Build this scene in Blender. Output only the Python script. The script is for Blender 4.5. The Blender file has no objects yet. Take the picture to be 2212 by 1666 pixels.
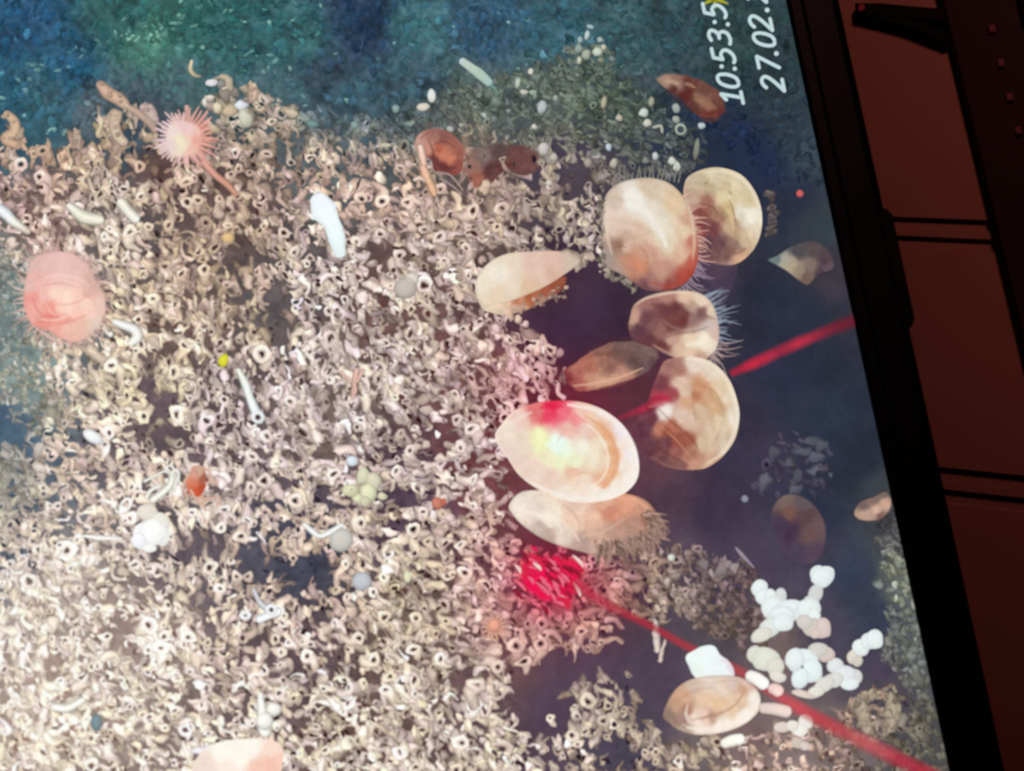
import bpy, math, random
import numpy as np
from mathutils import Vector, Matrix

# ------------------------------------------------------------------ camera, world, lamps, exposure
W, H = 2212.0, 1666.0
scene = bpy.context.scene
col = scene.collection
scene.view_settings.view_transform = 'Standard'
scene.view_settings.look = 'None'
scene.view_settings.gamma = 1.0
scene.view_settings.exposure = 0.0
scene.view_settings.use_curve_mapping = False
scene.cycles.max_bounces = 4
scene.cycles.transparent_max_bounces = 12
scene.cycles.caustics_reflective = False

PITCH = math.radians(62.0)         # the phone looks down at the reclined screen
ROLL = math.radians(-1.7)          # and is turned on its side
LENS, SENSOR = 62.0, 36.0
r0 = Vector((1, 0, 0))
fwd = Vector((0, math.cos(PITCH), -math.sin(PITCH)))
u0 = Vector((0, math.sin(PITCH), math.cos(PITCH)))
Rv = -math.sin(ROLL) * r0 - math.cos(ROLL) * u0
Uv = math.cos(ROLL) * r0 - math.sin(ROLL) * u0
CAM = Vector((0, 0, 0.522))
m = Matrix((Rv, Uv, -fwd)).transposed().to_4x4()
m.translation = CAM
camd = bpy.data.cameras.new('camera')
camd.lens, camd.sensor_width = LENS, SENSOR
camd.clip_start = 0.01
camd.dof.use_dof = True
camd.dof.aperture_fstop = 15.0
cam = bpy.data.objects.new('camera', camd)
cam.matrix_world = m
col.objects.link(cam)
scene.camera = cam

world = bpy.data.worlds.new('dark_room')
scene.world = world
world.use_nodes = True
world.node_tree.nodes['Background'].inputs[0].default_value = (0.5, 0.3, 0.28, 1)
world.node_tree.nodes['Background'].inputs[1].default_value = 0.012

def lamp(name, loc, target, size, power, color):
    d = bpy.data.lights.new(name, 'AREA')
    d.shape = 'DISK'; d.size = size; d.energy = power; d.color = color
    o = bpy.data.objects.new(name, d)
    o.location = loc
    o.rotation_euler = (Vector(target) - Vector(loc)).to_track_quat('-Z', 'Y').to_euler()
    col.objects.link(o)
    return o
lamp('red_desk_lamp', tuple(CAM + Uv * .27 + fwd * .27 + Rv * .12), tuple(CAM + Uv * .06 + fwd * .55 + Rv * .13), 0.05, 0.37, (1.0, 0.40, 0.33))

PXS = SENSOR / W / LENS
Rn, Un, Fn, Cn = (np.array(v) for v in (Rv, Uv, fwd, CAM))
def rays(x, y):
    x = np.asarray(x, float); y = np.asarray(y, float)
    return (Fn + ((x - W / 2) * PXS)[..., None] * Rn + ((H / 2 - y) * PXS)[..., None] * Un)
# screen plane: leans back, turned a little so its far end recedes
YAW, LEAN = math.radians(14.0), math.radians(58.0)
ax = np.array((math.cos(YAW), math.sin(YAW), 0.0))                       # along the bottom edge
nh = np.array((math.sin(YAW), -math.cos(YAW), 0.0))                      # horizontal facing direction
NRM = nh * math.cos(LEAN) + np.array((0, 0, 1.0)) * math.sin(LEAN)       # screen normal, to the viewer
AY = np.cross(NRM, ax)                                                   # up along the screen
P0 = Cn + Fn * 0.50
def on_screen(x, y, h=0.0):
    d = rays(x, y)
    h = np.asarray(h, float)
    t = (np.dot(P0 - Cn, NRM) + h) / (d @ NRM)
    return Cn + d * t[..., None]
def on_plane_z(x, y, z=0.0):
    d = rays(x, y)
    t = (z - Cn[2]) / d[..., 2]
    return Cn + d * t[..., None]
camd.dof.focus_distance = 0.62

# ------------------------------------------------------------------ helpers
def tag(o, label=None, cat=None, group=None, kind=None):
    if label: o['label'] = label
    if cat: o['category'] = cat
    if group: o['group'] = group
    if kind: o['kind'] = kind
    return o
def empty(name, loc, parent=None):
    o = bpy.data.objects.new(name, None)
    o.empty_display_size = 0.02
    col.objects.link(o)
    o.location = loc
    if parent is not None:
        o.parent = parent
    return o
def new_mat(name, base=(0.5, 0.5, 0.5), rough=0.5, spec=0.5, noise=None, bump=None):
    mt = bpy.data.materials.new(name)
    mt.use_nodes = True
    nt = mt.node_tree
    b = nt.nodes['Principled BSDF']
    b.inputs['Base Color'].default_value = (*base, 1)
    b.inputs['Roughness'].default_value = rough
    b.inputs['Specular IOR Level'].default_value = spec
    if noise:
        tc = nt.nodes.new('ShaderNodeTexCoord')
        n = nt.nodes.new('ShaderNodeTexNoise'); n.inputs['Scale'].default_value = noise[0]
        n.inputs['Detail'].default_value = 5
        mp = nt.nodes.new('ShaderNodeMapping'); mp.inputs['Scale'].default_value = noise[3] if len(noise) > 3 else (1, 1, 1)
        r = nt.nodes.new('ShaderNodeValToRGB')
        r.color_ramp.elements[0].color = (*noise[1], 1); r.color_ramp.elements[1].color = (*noise[2], 1)
        r.color_ramp.elements[0].position = .3; r.color_ramp.elements[1].position = .7
        nt.links.new(tc.outputs['Object'], mp.inputs[0]); nt.links.new(mp.outputs[0], n.inputs['Vector'])
        nt.links.new(n.outputs['Fac'], r.inputs[0]); nt.links.new(r.outputs[0], b.inputs['Base Color'])
        if bump:
            bp = nt.nodes.new('ShaderNodeBump'); bp.inputs['Strength'].default_value = bump; bp.inputs['Distance'].default_value = 0.0005
            nt.links.new(n.outputs['Fac'], bp.inputs['Height']); nt.links.new(bp.outputs[0], b.inputs['Normal'])
    return mt

def picture_mat():
    """the lit pixels of the display: what the panel shows is its own emitted light"""
    mt = bpy.data.materials.new('display_pixels')
    mt.use_nodes = True
    nt = mt.node_tree
    nt.nodes.clear()
    out = nt.nodes.new('ShaderNodeOutputMaterial')
    a = nt.nodes.new('ShaderNodeVertexColor'); a.layer_name = 'Col'
    e = nt.nodes.new('ShaderNodeEmission')
    tr = nt.nodes.new('ShaderNodeBsdfTransparent')
    mx = nt.nodes.new('ShaderNodeMixShader')
    # fine pixel grain of the panel
    tc = nt.nodes.new('ShaderNodeTexCoord')
    n = nt.nodes.new('ShaderNodeTexNoise'); n.inputs['Scale'].default_value = 1400; n.inputs['Detail'].default_value = 2
    mr = nt.nodes.new('ShaderNodeMapRange'); mr.inputs[3].default_value = 0.90; mr.inputs[4].default_value = 1.10
    nt.links.new(tc.outputs['Object'], n.inputs['Vector'])
    nt.links.new(n.outputs['Fac'], mr.inputs[0]); nt.links.new(mr.outputs[0], e.inputs['Strength'])
    nt.links.new(a.outputs['Color'], e.inputs['Color'])
    nt.links.new(a.outputs['Alpha'], mx.inputs[0]); nt.links.new(tr.outputs[0], mx.inputs[1]); nt.links.new(e.outputs[0], mx.inputs[2])
    nt.links.new(mx.outputs[0], out.inputs['Surface'])
    mt.cycles.emission_sampling = 'NONE' if hasattr(mt, 'cycles') else None
    return mt
def opaque_picture_mat():
    mt = bpy.data.materials.new('display_pixels_solid')
    mt.use_nodes = True
    nt = mt.node_tree
    nt.nodes.clear()
    out = nt.nodes.new('ShaderNodeOutputMaterial')
    a = nt.nodes.new('ShaderNodeVertexColor'); a.layer_name = 'Col'
    e = nt.nodes.new('ShaderNodeEmission')
    tc = nt.nodes.new('ShaderNodeTexCoord')
    n = nt.nodes.new('ShaderNodeTexNoise'); n.inputs['Scale'].default_value = 1400; n.inputs['Detail'].default_value = 2
    mr = nt.nodes.new('ShaderNodeMapRange'); mr.inputs[3].default_value = 0.90; mr.inputs[4].default_value = 1.10
    nt.links.new(tc.outputs['Object'], n.inputs['Vector'])
    nt.links.new(n.outputs['Fac'], mr.inputs[0]); nt.links.new(mr.outputs[0], e.inputs['Strength'])
    nt.links.new(a.outputs['Color'], e.inputs['Color'])
    nt.links.new(e.outputs[0], out.inputs['Surface'])
    mt.cycles.emission_sampling = 'NONE'
    return mt
MP, MPS = picture_mat(), opaque_picture_mat()

rng = np.random.default_rng(7)
_tab = rng.random((8, 256, 256))
def vn(x, y, s, seed=0):
    x = np.asarray(x, float) / s + 1000; y = np.asarray(y, float) / s + 1000
    xi = np.floor(x).astype(int); yi = np.floor(y).astype(int)
    fx = x - xi; fy = y - yi
    fx = fx * fx * (3 - 2 * fx); fy = fy * fy * (3 - 2 * fy)
    T = _tab[seed % 8]
    o = seed * 37
    g = lambda a, b: T[(a + o) % 256, (b + o) % 256]
    return (g(xi, yi) * (1 - fx) + g(xi + 1, yi) * fx) * (1 - fy) + (g(xi, yi + 1) * (1 - fx) + g(xi + 1, yi + 1) * fx) * fy
def fbm(x, y, s, seed=0, oct=4):
    v = 0; a = 1; t = 0
    for k in range(oct):
        v = v + a * vn(x, y, s / 2 ** k, seed + k); t += a; a *= .6
    return v / t
def idw(x, y, pts, soft=8.0, p=1.6):
    x = np.asarray(x, float); y = np.asarray(y, float)
    P = np.array(pts, float)
    num = np.zeros(x.shape + (3,)); den = np.zeros(x.shape)
    for r in P:
        w = 1.0 / ((x - r[0]) ** 2 + (y - r[1]) ** 2 + soft * soft) ** p
        num += w[..., None] * r[2:5]; den += w
    return num / den[..., None]
def in_poly(x, y, poly):
    x = np.asarray(x, float); y = np.asarray(y, float)
    c = np.zeros(x.shape, bool)
    n = len(poly)
    for i in range(n):
        x1, y1 = poly[i]; x2, y2 = poly[(i + 1) % n]
        if y1 == y2: continue
        k = ((y1 > y) != (y2 > y)) & (x < (x2 - x1) * (y - y1) / (y2 - y1) + x1)
        c ^= k
    return c
RED = [(1190, 1250, 48, .93, (238, 18, 78)), (1190, 1245, 100, .40, (215, 40, 75)), (1180, 880, 60, .35, (215, 40, 70)), (1100, 830, 75, .28, (175, 50, 60)),
       (1280, 860, 130, .30, (150, 30, 55)), (1150, 1110, 100, .14, (190, 60, 60)), (1290, 1290, 60, .45, (200, 50, 70)), (1110, 1360, 80, .16, (200, 70, 70))]
def tint(x, y, c, amount=1.0):  # red laser glow painted into the picture colours
    for (cx, cy, s, a, k) in RED:
        w = a * amount * np.exp(-((x - cx) ** 2 + (y - cy) ** 2) / (2.0 * s * s))
        lum = c.mean(-1) / 190.0
        if a < .9: w = w * (1.15 - .75 * np.clip(lum, 0, 1))
        tgt = np.array(k) * (0.35 + 0.65 * np.clip(lum, 0, 1.2))[..., None]
        c = c * (1 - w[..., None]) + tgt * w[..., None]
    return c
def painted_glare(x, y, c):  # veiling glare at lower left, painted by whitening the picture colours
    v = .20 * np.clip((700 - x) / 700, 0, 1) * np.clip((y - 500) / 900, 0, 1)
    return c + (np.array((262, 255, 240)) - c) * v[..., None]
def lin(c):
    c = np.clip(c / 255.0, 0, 1)
    return np.where(c <= 0.04045, c / 12.92, ((c + 0.055) / 1.055) ** 2.4)

class MB:
    """collects flat shapes in picture coordinates (x, y, layer height in metres) with a colour at each point"""
    def __init__(s):
        s.v = []; s.c = []; s.q = []; s.t = []; s.n = 0; s.alpha = False
    def add(s, x, y, h, c, quads=None, tris=None, a=None):
        n = len(x)
        hh = np.broadcast_to(np.asarray(h, float), (n,))
        s.v.append(np.stack([x, y, hh], -1))
        aa = np.ones(n) if a is None else np.broadcast_to(np.asarray(a, float), (n,))
        if a is not None: s.alpha = True
        s.c.append(np.concatenate([np.broadcast_to(c, (n, 3)), aa[:, None]], -1))
        if quads is not None and len(quads): s.q.append(np.asarray(quads) + s.n)
        if tris is not None and len(tris): s.t.append(np.asarray(tris) + s.n)
        s.n += n
    def build(s, name, parent, red=0.0, warp=0.0, blotch=0.0):
        V = np.concatenate(s.v); C = np.concatenate(s.c)
        rgb = C[:, :3]
        if blotch:
            x, y = V[:, 0], V[:, 1]
            k = 1 + blotch * ((fbm(x, y, 34, 2, 3) - .5) * 2.4 + (vn(x, y, 7, 5) - .5) * .9)
            rgb = rgb * k[:, None]
            rgb = np.clip(128 + (rgb - 128) * 1.16 + 6, 0, 258)
            g = 1 - np.clip(rgb.mean(-1, keepdims=True) / 255, 0, 1)
            lo = np.clip((V[:, 1] - 250) / 150, 0, 1)[:, None]
            rgb = rgb * (1 + lo * g * np.array([.06, -.05, -.03])) * (1 - (1 - lo) * np.array([.05, -.01, -.01])) * np.array([1.0, .988, .988])
        if warp:
            x, y = V[:, 0].copy(), V[:, 1].copy()
            V[:, 0] += warp * ((vn(x, y, 13, 1) - .5) * 2 + (vn(x, y, 5, 3) - .5) * .8)
            V[:, 1] += warp * ((vn(x, y, 13, 4) - .5) * 2 + (vn(x, y, 5, 6) - .5) * .8)
        if red or blotch: rgb = painted_glare(V[:, 0], V[:, 1], rgb)
        if red: rgb = tint(V[:, 0], V[:, 1], rgb, red)
        P = on_screen(V[:, 0], V[:, 1], V[:, 2])
        org = np.array(parent.matrix_world.translation) if False else ORG
        P = P - org
        q = np.concatenate(s.q).reshape(-1, 4) if s.q else np.zeros((0, 4), int)
        t = np.concatenate(s.t).reshape(-1, 3) if s.t else np.zeros((0, 3), int)
        me = bpy.data.meshes.new(name)
        me.vertices.add(len(P)); me.vertices.foreach_set('co', P.astype(np.float32).ravel())
        loops = np.concatenate([q.ravel(), t.ravel()]).astype(np.int32)
        me.loops.add(len(loops)); me.loops.foreach_set('vertex_index', loops)
        st = np.concatenate([np.arange(len(q)) * 4, len(q) * 4 + np.arange(len(t)) * 3]).astype(np.int32)
        me.polygons.add(len(st)); me.polygons.foreach_set('loop_start', st)
        me.update(calc_edges=True)
        me.validate()
        at = me.color_attributes.new('Col', 'FLOAT_COLOR', 'POINT')
        L = np.concatenate([lin(rgb), C[:, 3:4]], -1)
        at.data.foreach_set('color', L.astype(np.float32).ravel())
        me.materials.append(MP if s.alpha else MPS)
        o = bpy.data.objects.new(name, me)
        col.objects.link(o)
        o.parent = parent
        return o

def smooth_closed(pts, n):
    P = np.array(pts, float); N = len(P)
    t = np.linspace(0, N, n, endpoint=False)
    i = np.floor(t).astype(int); f = (t - i)[:, None]
    p0, p1, p2, p3 = P[(i - 1) % N], P[i % N], P[(i + 1) % N], P[(i + 2) % N]
    return 0.5 * (2 * p1 + (p2 - p0) * f + (2 * p0 - 5 * p1 + 4 * p2 - p3) * f ** 2 + (3 * p1 - p0 - 3 * p2 + p3) * f ** 3)
def smooth_open(pts, n):
    P = np.array(pts, float); P = np.vstack([2 * P[0] - P[1], P, 2 * P[-1] - P[-2]]); N = len(P) - 3
    t = np.linspace(0, N, n); i = np.minimum(np.floor(t).astype(int), N - 1); f = (t - i)[:, None]
    p0, p1, p2, p3 = P[i], P[i + 1], P[i + 2], P[i + 3]
    return 0.5 * (2 * p1 + (p2 - p0) * f + (2 * p0 - 5 * p1 + 4 * p2 - p3) * f ** 2 + (3 * p1 - p0 - 3 * p2 + p3) * f ** 3)

def polar_quads(n, mr):
    a = np.arange(n); b = (a + 1) % n
    q = []
    for k in range(mr - 1):
        q.append(np.stack([k * n + a, k * n + b, (k + 1) * n + b, (k + 1) * n + a], -1))
    return np.concatenate(q)
def shape(mb, outline, colours, h, centre=None, soft=8.0, p=2.1, edge=0.0, edge_w=.06, grain=10, gs=9, rings=None, feather=0.0, rough=0.0, res=3.0, gain=(1, 1, 1)):
    """a filled outline shaded from colour samples; rings = (cx, cy, spacing, strength) growth lines"""
    P = np.array(outline, float)
    c = P.mean(0) if centre is None else np.array(centre, float)
    per = np.linalg.norm(np.diff(np.vstack([P, P[:1]]), axis=0), axis=1).sum()
    n = int(max(24, min(260, per / res)))
    B = smooth_closed(P, n)
    if rough:
        d = B - c
        B = c + d * (1 + rough * (fbm(B[:, 0], B[:, 1], 14, 3) - .5))[:, None]
    R = np.linalg.norm(B - c, axis=1).max()
    mr = int(max(6, min(70, R / res)))
    ts = np.linspace(0.0, 1, mr)
    if feather: ts = np.append(ts, 1 + feather)
    X = (c[0] + (B[:, 0] - c[0]) * ts[:, None]).ravel(); Y = (c[1] + (B[:, 1] - c[1]) * ts[:, None]).ravel()
    T = np.repeat(ts, n)
    wx = X + 6 * (fbm(X, Y, 18, 4, 3) - .5) * 2; wy = Y + 6 * (fbm(X, Y, 18, 7, 3) - .5) * 2
    col3 = idw(wx, wy, colours, soft * .8, p)
    col3 = col3 * np.array(gain)
    col3 = col3 + grain * 2.0 * (fbm(X, Y, gs * 3, 1, 3)[:, None] - .5) * np.array([1, .95, .9])
    col3 = col3 + grain * .8 * (vn(X, Y, gs * .4, 5)[:, None] - .5)
    if rings:
        rr = np.hypot((X - rings[0]), (Y - rings[1])) + 6 * (vn(X, Y, 40, 2) - .5)
        col3 = col3 + rings[3] * np.sin(rr / rings[2] * 6.283)[:, None] * np.array([1, 1.1, 1.2])
    if edge:
        e = np.clip((T - (1 - edge_w)) / edge_w, 0, 1)[:, None]
        col3 = col3 * (1 + edge * e)
    a = None
    if feather:
        a = np.where(T > 1, 0.0, 1.0)
    mb.add(X, Y, h, col3, quads=polar_quads(n, len(ts)), a=a)
def ellipse(cx, cy, rx, ry, ang=0, n=12, wob=0.0, seed=0):
    t = np.linspace(0, 2 * math.pi, n, endpoint=False)
    r = 1 + wob * (np.random.default_rng(seed).random(n) - .5)
    a = math.radians(ang)
    x = rx * r * np.cos(t); y = ry * r * np.sin(t)
    return np.stack([cx + x * math.cos(a) - y * math.sin(a), cy + x * math.sin(a) + y * math.cos(a)], -1)
def blob(mb, cx, cy, rx, ry, ang, c, h, wob=.2, seed=0, lit=(-.3, -.4), amp=.12, edge=-.25, n=16, mr=5, alpha=None, seg=8):
    """a rounded lump: lighter on its lit side, darker at the rim"""
    B = smooth_closed(ellipse(0, 0, rx, ry, ang, seg, wob, seed), n)
    ts = np.array([0.0, .35, .62, .84, 1.0]) if mr == 5 else np.linspace(0, 1, mr)
    X = (B[:, 0] * ts[:, None]).ravel(); Y = (B[:, 1] * ts[:, None]).ravel()
    T = np.repeat(ts, n); R = max(rx, ry)
    s = 1 + amp * (X * lit[0] + Y * lit[1]) / R * 1.8 + edge * T ** 4
    cc = np.array(c, float) * s[:, None]
    a = None
    if alpha is not None: a = np.where(T > .99, 0.0, np.where(T > .8, alpha * .6, alpha))
    mb.add(X + cx, Y + cy, h, cc, quads=polar_quads(n, len(ts)), a=a)
def ribbon(mb, pts, widths, cols, h, n=None, prof=(.62, .93, 1.1, 1.0, .6), offs=(-1, -.6, -.1, .5, 1), alpha=None, cap=True, smooth=True):
    """a tapered strip along a path with round shading painted across its colour"""
    P = np.array(pts, float)
    L = np.linalg.norm(np.diff(P, axis=0), axis=1).sum()
    n = n or int(max(4, min(60, L / 5)))
    S = smooth_open(P, n) if (smooth and len(P) > 2) else np.stack([np.interp(np.linspace(0, len(P) - 1, n), np.arange(len(P)), P[:, k]) for k in (0, 1)], -1)
    u = np.linspace(0, 1, n)
    w = np.interp(u, np.linspace(0, 1, len(widths)), widths)
    cc = np.array(cols, float)
    if cc.ndim == 1: cc = cc[None]
    C = np.stack([np.interp(u, np.linspace(0, 1, len(cc)), cc[:, k]) for k in range(3)], -1)
    D = np.gradient(S, axis=0); D /= (np.linalg.norm(D, axis=1)[:, None] + 1e-9)
    if cap:   # rounded ends
        S = np.vstack([S[0] - D[0] * w[0] * .8, S[0] - D[0] * w[0] * .45, S, S[-1] + D[-1] * w[-1] * .45, S[-1] + D[-1] * w[-1] * .8])
        w = np.concatenate([[w[0] * .25, w[0] * .8], w, [w[-1] * .8, w[-1] * .25]])
        D = np.vstack([D[:1], D[:1], D, D[-1:], D[-1:]]); C = np.vstack([C[:1] * .8, C[:1], C, C[-1:], C[-1:] * .8]); n += 4
    Nn = np.stack([-D[:, 1], D[:, 0]], -1)
    k = len(offs)
    X = (S[:, 0][:, None] + Nn[:, 0][:, None] * w[:, None] * np.array(offs)).ravel()
    Y = (S[:, 1][:, None] + Nn[:, 1][:, None] * w[:, None] * np.array(offs)).ravel()
    CC = (C[:, None, :] * np.array(prof)[None, :, None]).reshape(-1, 3)
    i = np.arange(n - 1)[:, None] * k + np.arange(k - 1)[None]
    i = i.ravel()
    a = None
    if alpha is not None: a = np.tile(np.array(alpha), n)
    mb.add(X, Y, h, CC, quads=np.stack([i, i + 1, i + 1 + k, i + k], -1), a=a)
def ring(mb, cx, cy, rx, ry, ang, c, h, hole=.42, dark=(70, 50, 48), n=14, rim=1.06, wob=.12, seed=0):
    """the open mouth of a worm tube: bright rim around a dark hole"""
    B = smooth_closed(ellipse(0, 0, rx, ry, ang, 7, wob, seed), n)
    ts = np.array([0, hole * .75, hole * 1.05, (1 + hole) / 2, .88, 1.0])
    c = np.array(c, float); dark = np.array(dark, float)
    cs = [dark, dark, c * .75 + dark * .15, c * rim, c * (rim - .1), c * .74]
    X = (B[:, 0] * ts[:, None]).ravel() + cx; Y = (B[:, 1] * ts[:, None]).ravel() + cy
    C = np.repeat(np.array(cs), n, axis=0)
    sh = 1 + .10 * ((X - cx) * -.5 + (Y - cy) * -.6) / max(rx, ry)
    mb.add(X, Y, h, C * sh[:, None], quads=polar_quads(n, 6))
def spikes(mb, base_pts, dirs, lens, wid, c, h, bend=.15, r=None, tip=.25):
    r = r or random.Random(3)
    for (bx, by), (dx, dy), L in zip(base_pts, dirs, lens):
        b = r.uniform(-bend, bend)
        mid = (bx + dx * L * .5 - dy * L * b, by + dy * L * .5 + dx * L * b)
        end = (bx + dx * L, by + dy * L)
        k = r.uniform(.88, 1.1)
        cc = np.array(c(bx, by) if callable(c) else c, float) * k
        ribbon(mb, [(bx, by), mid, end], [wid, wid * .7, wid * tip], cc, h, n=5, prof=(.85, 1.05, .85), offs=(-1, 0, 1), cap=False)

# ------------------------------------------------------------------ colour maps of the picture
BG = [(50,50,48,82,110),(150,150,45,85,110),(0,230,52,92,112),(60,280,60,95,108),(270,30,56,95,93),(400,70,56,97,93),(330,90,74,116,104),(470,40,50,88,88),(550,60,56,94,97),
 (650,80,60,97,101),(775,30,44,62,84),(785,75,46,62,84),(900,60,66,102,110),(1050,50,56,82,102),(1200,80,60,92,104),(1350,80,62,90,95),(1450,60,56,76,82),(1600,100,52,70,70),(1680,150,48,62,66),
 (110,210,62,92,104),(210,240,92,102,108),(400,170,76,102,106),(600,200,74,98,106),(700,170,62,78,92),(750,220,66,92,104),(900,180,66,90,102),(1000,230,88,98,92),(1200,200,82,92,88),(1350,200,64,78,80),
 (1450,300,46,56,72),(1600,300,40,50,72),(1650,360,34,46,74),(1740,330,56,70,78),(1700,240,52,62,70),(300,250,72,82,92),(270,290,60,78,92),(680,330,90,96,98),(950,270,98,92,88),
 (400,700,112,92,86),(300,900,98,82,88),(100,450,125,100,95),(100,1500,150,125,115),(100,1300,160,140,130),(0,950,60,85,105),(20,620,112,130,128),(50,830,125,142,138),(0,900,55,80,105),(0,1220,66,78,95),
 (600,640,92,84,86),(350,350,100,78,75),(500,450,98,78,74),(850,650,110,82,78),(1000,500,105,84,80),(1250,380,78,68,76),(1240,340,66,60,76),(1000,800,112,80,78),(1050,1000,112,70,74),(700,900,112,95,90),
 (500,1000,98,82,86),(640,1210,68,70,84),(560,1160,74,72,86),(440,1170,88,78,86),(860,1080,86,68,82),(300,1400,140,118,110),(600,1400,95,78,82),(900,1350,112,92,84),(1100,1450,102,78,82),
 (1300,1400,82,64,82),(1200,1500,82,66,82),(1370,1600,76,68,86),(1420,1480,80,66,84),(800,1600,110,86,82),
 (1230,620,66,46,64),(1300,700,60,44,68),(1250,720,62,46,70),(1350,800,98,50,64),(1280,860,110,48,66),(1350,940,112,58,72),(1400,1010,100,62,74),(1450,1080,84,58,76),(1550,1100,62,50,74),(1600,1000,56,50,74),
 (1700,800,40,46,70),(1800,900,38,50,70),(1650,650,40,46,68),(1560,600,56,52,70),(1750,1100,44,52,78),(1700,1180,66,60,84),(1850,1000,36,46,64),(1750,680,38,50,72),(1800,600,60,54,64),(1830,700,44,50,64),(1760,480,52,66,74),(1700,450,40,48,72),
 (1900,1060,56,64,70),(1950,1250,104,116,104),(1985,1400,84,96,94),(1890,1330,50,62,84),(1850,1250,50,62,88),(1780,1380,70,66,86),(1750,1300,74,68,86),(1640,1200,72,60,82),(1550,1250,72,62,82),(1900,1500,84,78,88),(2010,1600,82,82,80),
 (1800,1600,120,104,98),(1700,1640,142,122,112),(1500,1640,110,95,90),(1450,1200,86,70,84),(1560,1350,84,74,80),(1700,1400,120,100,95),(1620,1620,125,98,92),(1900,1450,72,62,84),(1950,1180,60,66,70)]
TC = [(1460,1270,168,162,146),(1560,1330,124,116,106),(1520,1230,130,122,118),(50,400,215,195,185),(250,450,218,208,192),(300,330,200,175,155),(100,300,200,172,150),(500,300,190,170,155),(600,250,195,172,155),(700,350,205,185,170),(850,380,205,185,170),(1000,400,198,182,168),
 (500,600,192,178,158),(400,500,190,175,155),(700,600,215,205,195),(900,600,215,202,190),(1050,720,206,190,180),(1150,800,222,202,196),(300,700,226,212,190),(150,800,215,206,186),(300,850,226,216,190),(500,900,210,200,195),
 (800,850,215,205,196),(1000,950,220,208,200),(150,1000,226,210,195),(300,1050,236,222,208),(100,1200,236,226,210),(100,1400,242,232,216),(300,1400,246,236,220),(500,1400,230,215,200),(200,1600,242,232,212),
 (700,1300,215,200,185),(900,1300,210,200,180),(1100,1300,215,190,180),(1000,1500,220,210,195),(700,1550,236,226,210),(1300,1250,195,170,160),(1250,1350,200,180,165),(1250,1500,196,186,170),(1150,1600,215,205,190),
 (1400,1250,158,146,134),(1500,1650,186,176,160),(1700,1620,205,185,170),(1850,1550,165,150,136),(1950,1600,115,116,106),(1600,1300,110,100,98),(1200,400,178,168,156),(1250,480,190,182,170),(1100,250,112,118,110),
 (1300,250,112,118,104),(1400,330,108,114,108),(1450,250,90,96,94),(900,260,92,102,104),(700,250,104,112,114),(20,700,150,165,155),(60,880,165,172,155),(30,1000,150,155,145),(1040,330,160,140,128)]
ORG = on_screen(1990, 833, 0.0); ORG = ORG - AY * 0.0

# ------------------------------------------------------------------ the monitor
inner_top, inner_bot = on_screen(np.array([1697.0, 2050.0]), np.array([0.0, 1666.0]))
bev = (inner_top - inner_bot); bev /= np.linalg.norm(bev)       # along the lower edge of the picture
up = np.cross(NRM, bev)
print('edge level check', bev, up)
ORG = (inner_top + inner_bot) / 2
mon = empty('monitor', ORG)
tag(mon, 'black framed monitor showing an underwater seabed picture, propped up on the red wooden desk', 'monitor')
def S(a, b, c):
    """a point of the monitor: a along the lower edge, b up the screen, c out of the screen, metres from the middle of the visible lower edge"""
    return bev * a + up * b + NRM * c
def mesh_obj(name, V, F, mat, parent, smooth=False):
    me = bpy.data.meshes.new(name)
    me.from_pydata([tuple(v) for v in V], [], F)
    me.update()
    if smooth:
        for p_ in me.polygons: p_.use_smooth = True
    me.materials.append(mat)
    o = bpy.data.objects.new(name, me)
    col.objects.link(o); o.parent = parent
    return o
def extrude_profile(prof, a0, a1, nseg=1):
    """prof: (b, c) pairs closed, swept along the lower edge"""
    V = []; F = []; n = len(prof)
    for k in range(nseg + 1):
        a = a0 + (a1 - a0) * k / nseg
        V += [S(a, b, c) for b, c in prof]
    for k in range(nseg):
        for i in range(n):
            j = (i + 1) % n
            F.append((k * n + i, k * n + j, (k + 1) * n + j, (k + 1) * n + i))
    F.append(tuple(range(n))[::-1]); F.append(tuple(nseg * n + i for i in range(n)))
    return V, F
M_BEZ = new_mat('black_bezel_plastic', (0.0008, 0.0012, 0.0014), .5, .06)
M_BEZ2 = new_mat('dark_casing_plastic', (0.004, 0.004, 0.004), .6, .2)
o1, o2 = on_screen(np.array([1809.0, 2177.0]), np.array([0.0, 1666.0]))
BW = float(np.mean([-(np.dot(o1 - ORG, up)), -(np.dot(o2 - ORG, up))]))
print('bezel width', -(np.dot(o1 - ORG, up)), -(np.dot(o2 - ORG, up)))
HALF, TOPB = 0.285, 0.318
# slightly domed lower rail with a raised inner lip
prof = [(0.0, -.004), (0.0, .0012), (-.0008, .0022), (-.0035, .0025), (-.0048, .0019), (-BW + .003, .0019), (-BW + .0008, .0010), (-BW, -.001), (-BW, -.016), (-BW + .003, -.019), (0.0, -.019)]
V, F = extrude_profile(prof, -HALF, HALF, 8)
mesh_obj('bezel', V, F, M_BEZ, mon)
def bar(name, a0, a1, b0, b1, c0, c1, mat, parent=None, ch=.0008):
    V = [S(a0 + ch, b0 + ch, c1), S(a1 - ch, b0 + ch, c1), S(a1 - ch, b1 - ch, c1), S(a0 + ch, b1 - ch, c1),
         S(a0, b0, c1 - ch), S(a1, b0, c1 - ch), S(a1, b1, c1 - ch), S(a0, b1, c1 - ch), S(a0, b0, c0), S(a1, b0, c0), S(a1, b1, c0), S(a0, b1, c0)]
    F = [(0, 1, 2, 3)] + [(4 + i, 4 + (i + 1) % 4, (i + 1) % 4, i) for i in range(4)] + [(8 + i, 8 + (i + 1) % 4, 4 + (i + 1) % 4, 4 + i) for i in range(4)] + [(11, 10, 9, 8)]
    return mesh_obj(name, V, F, mat, parent or mon)
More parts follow.
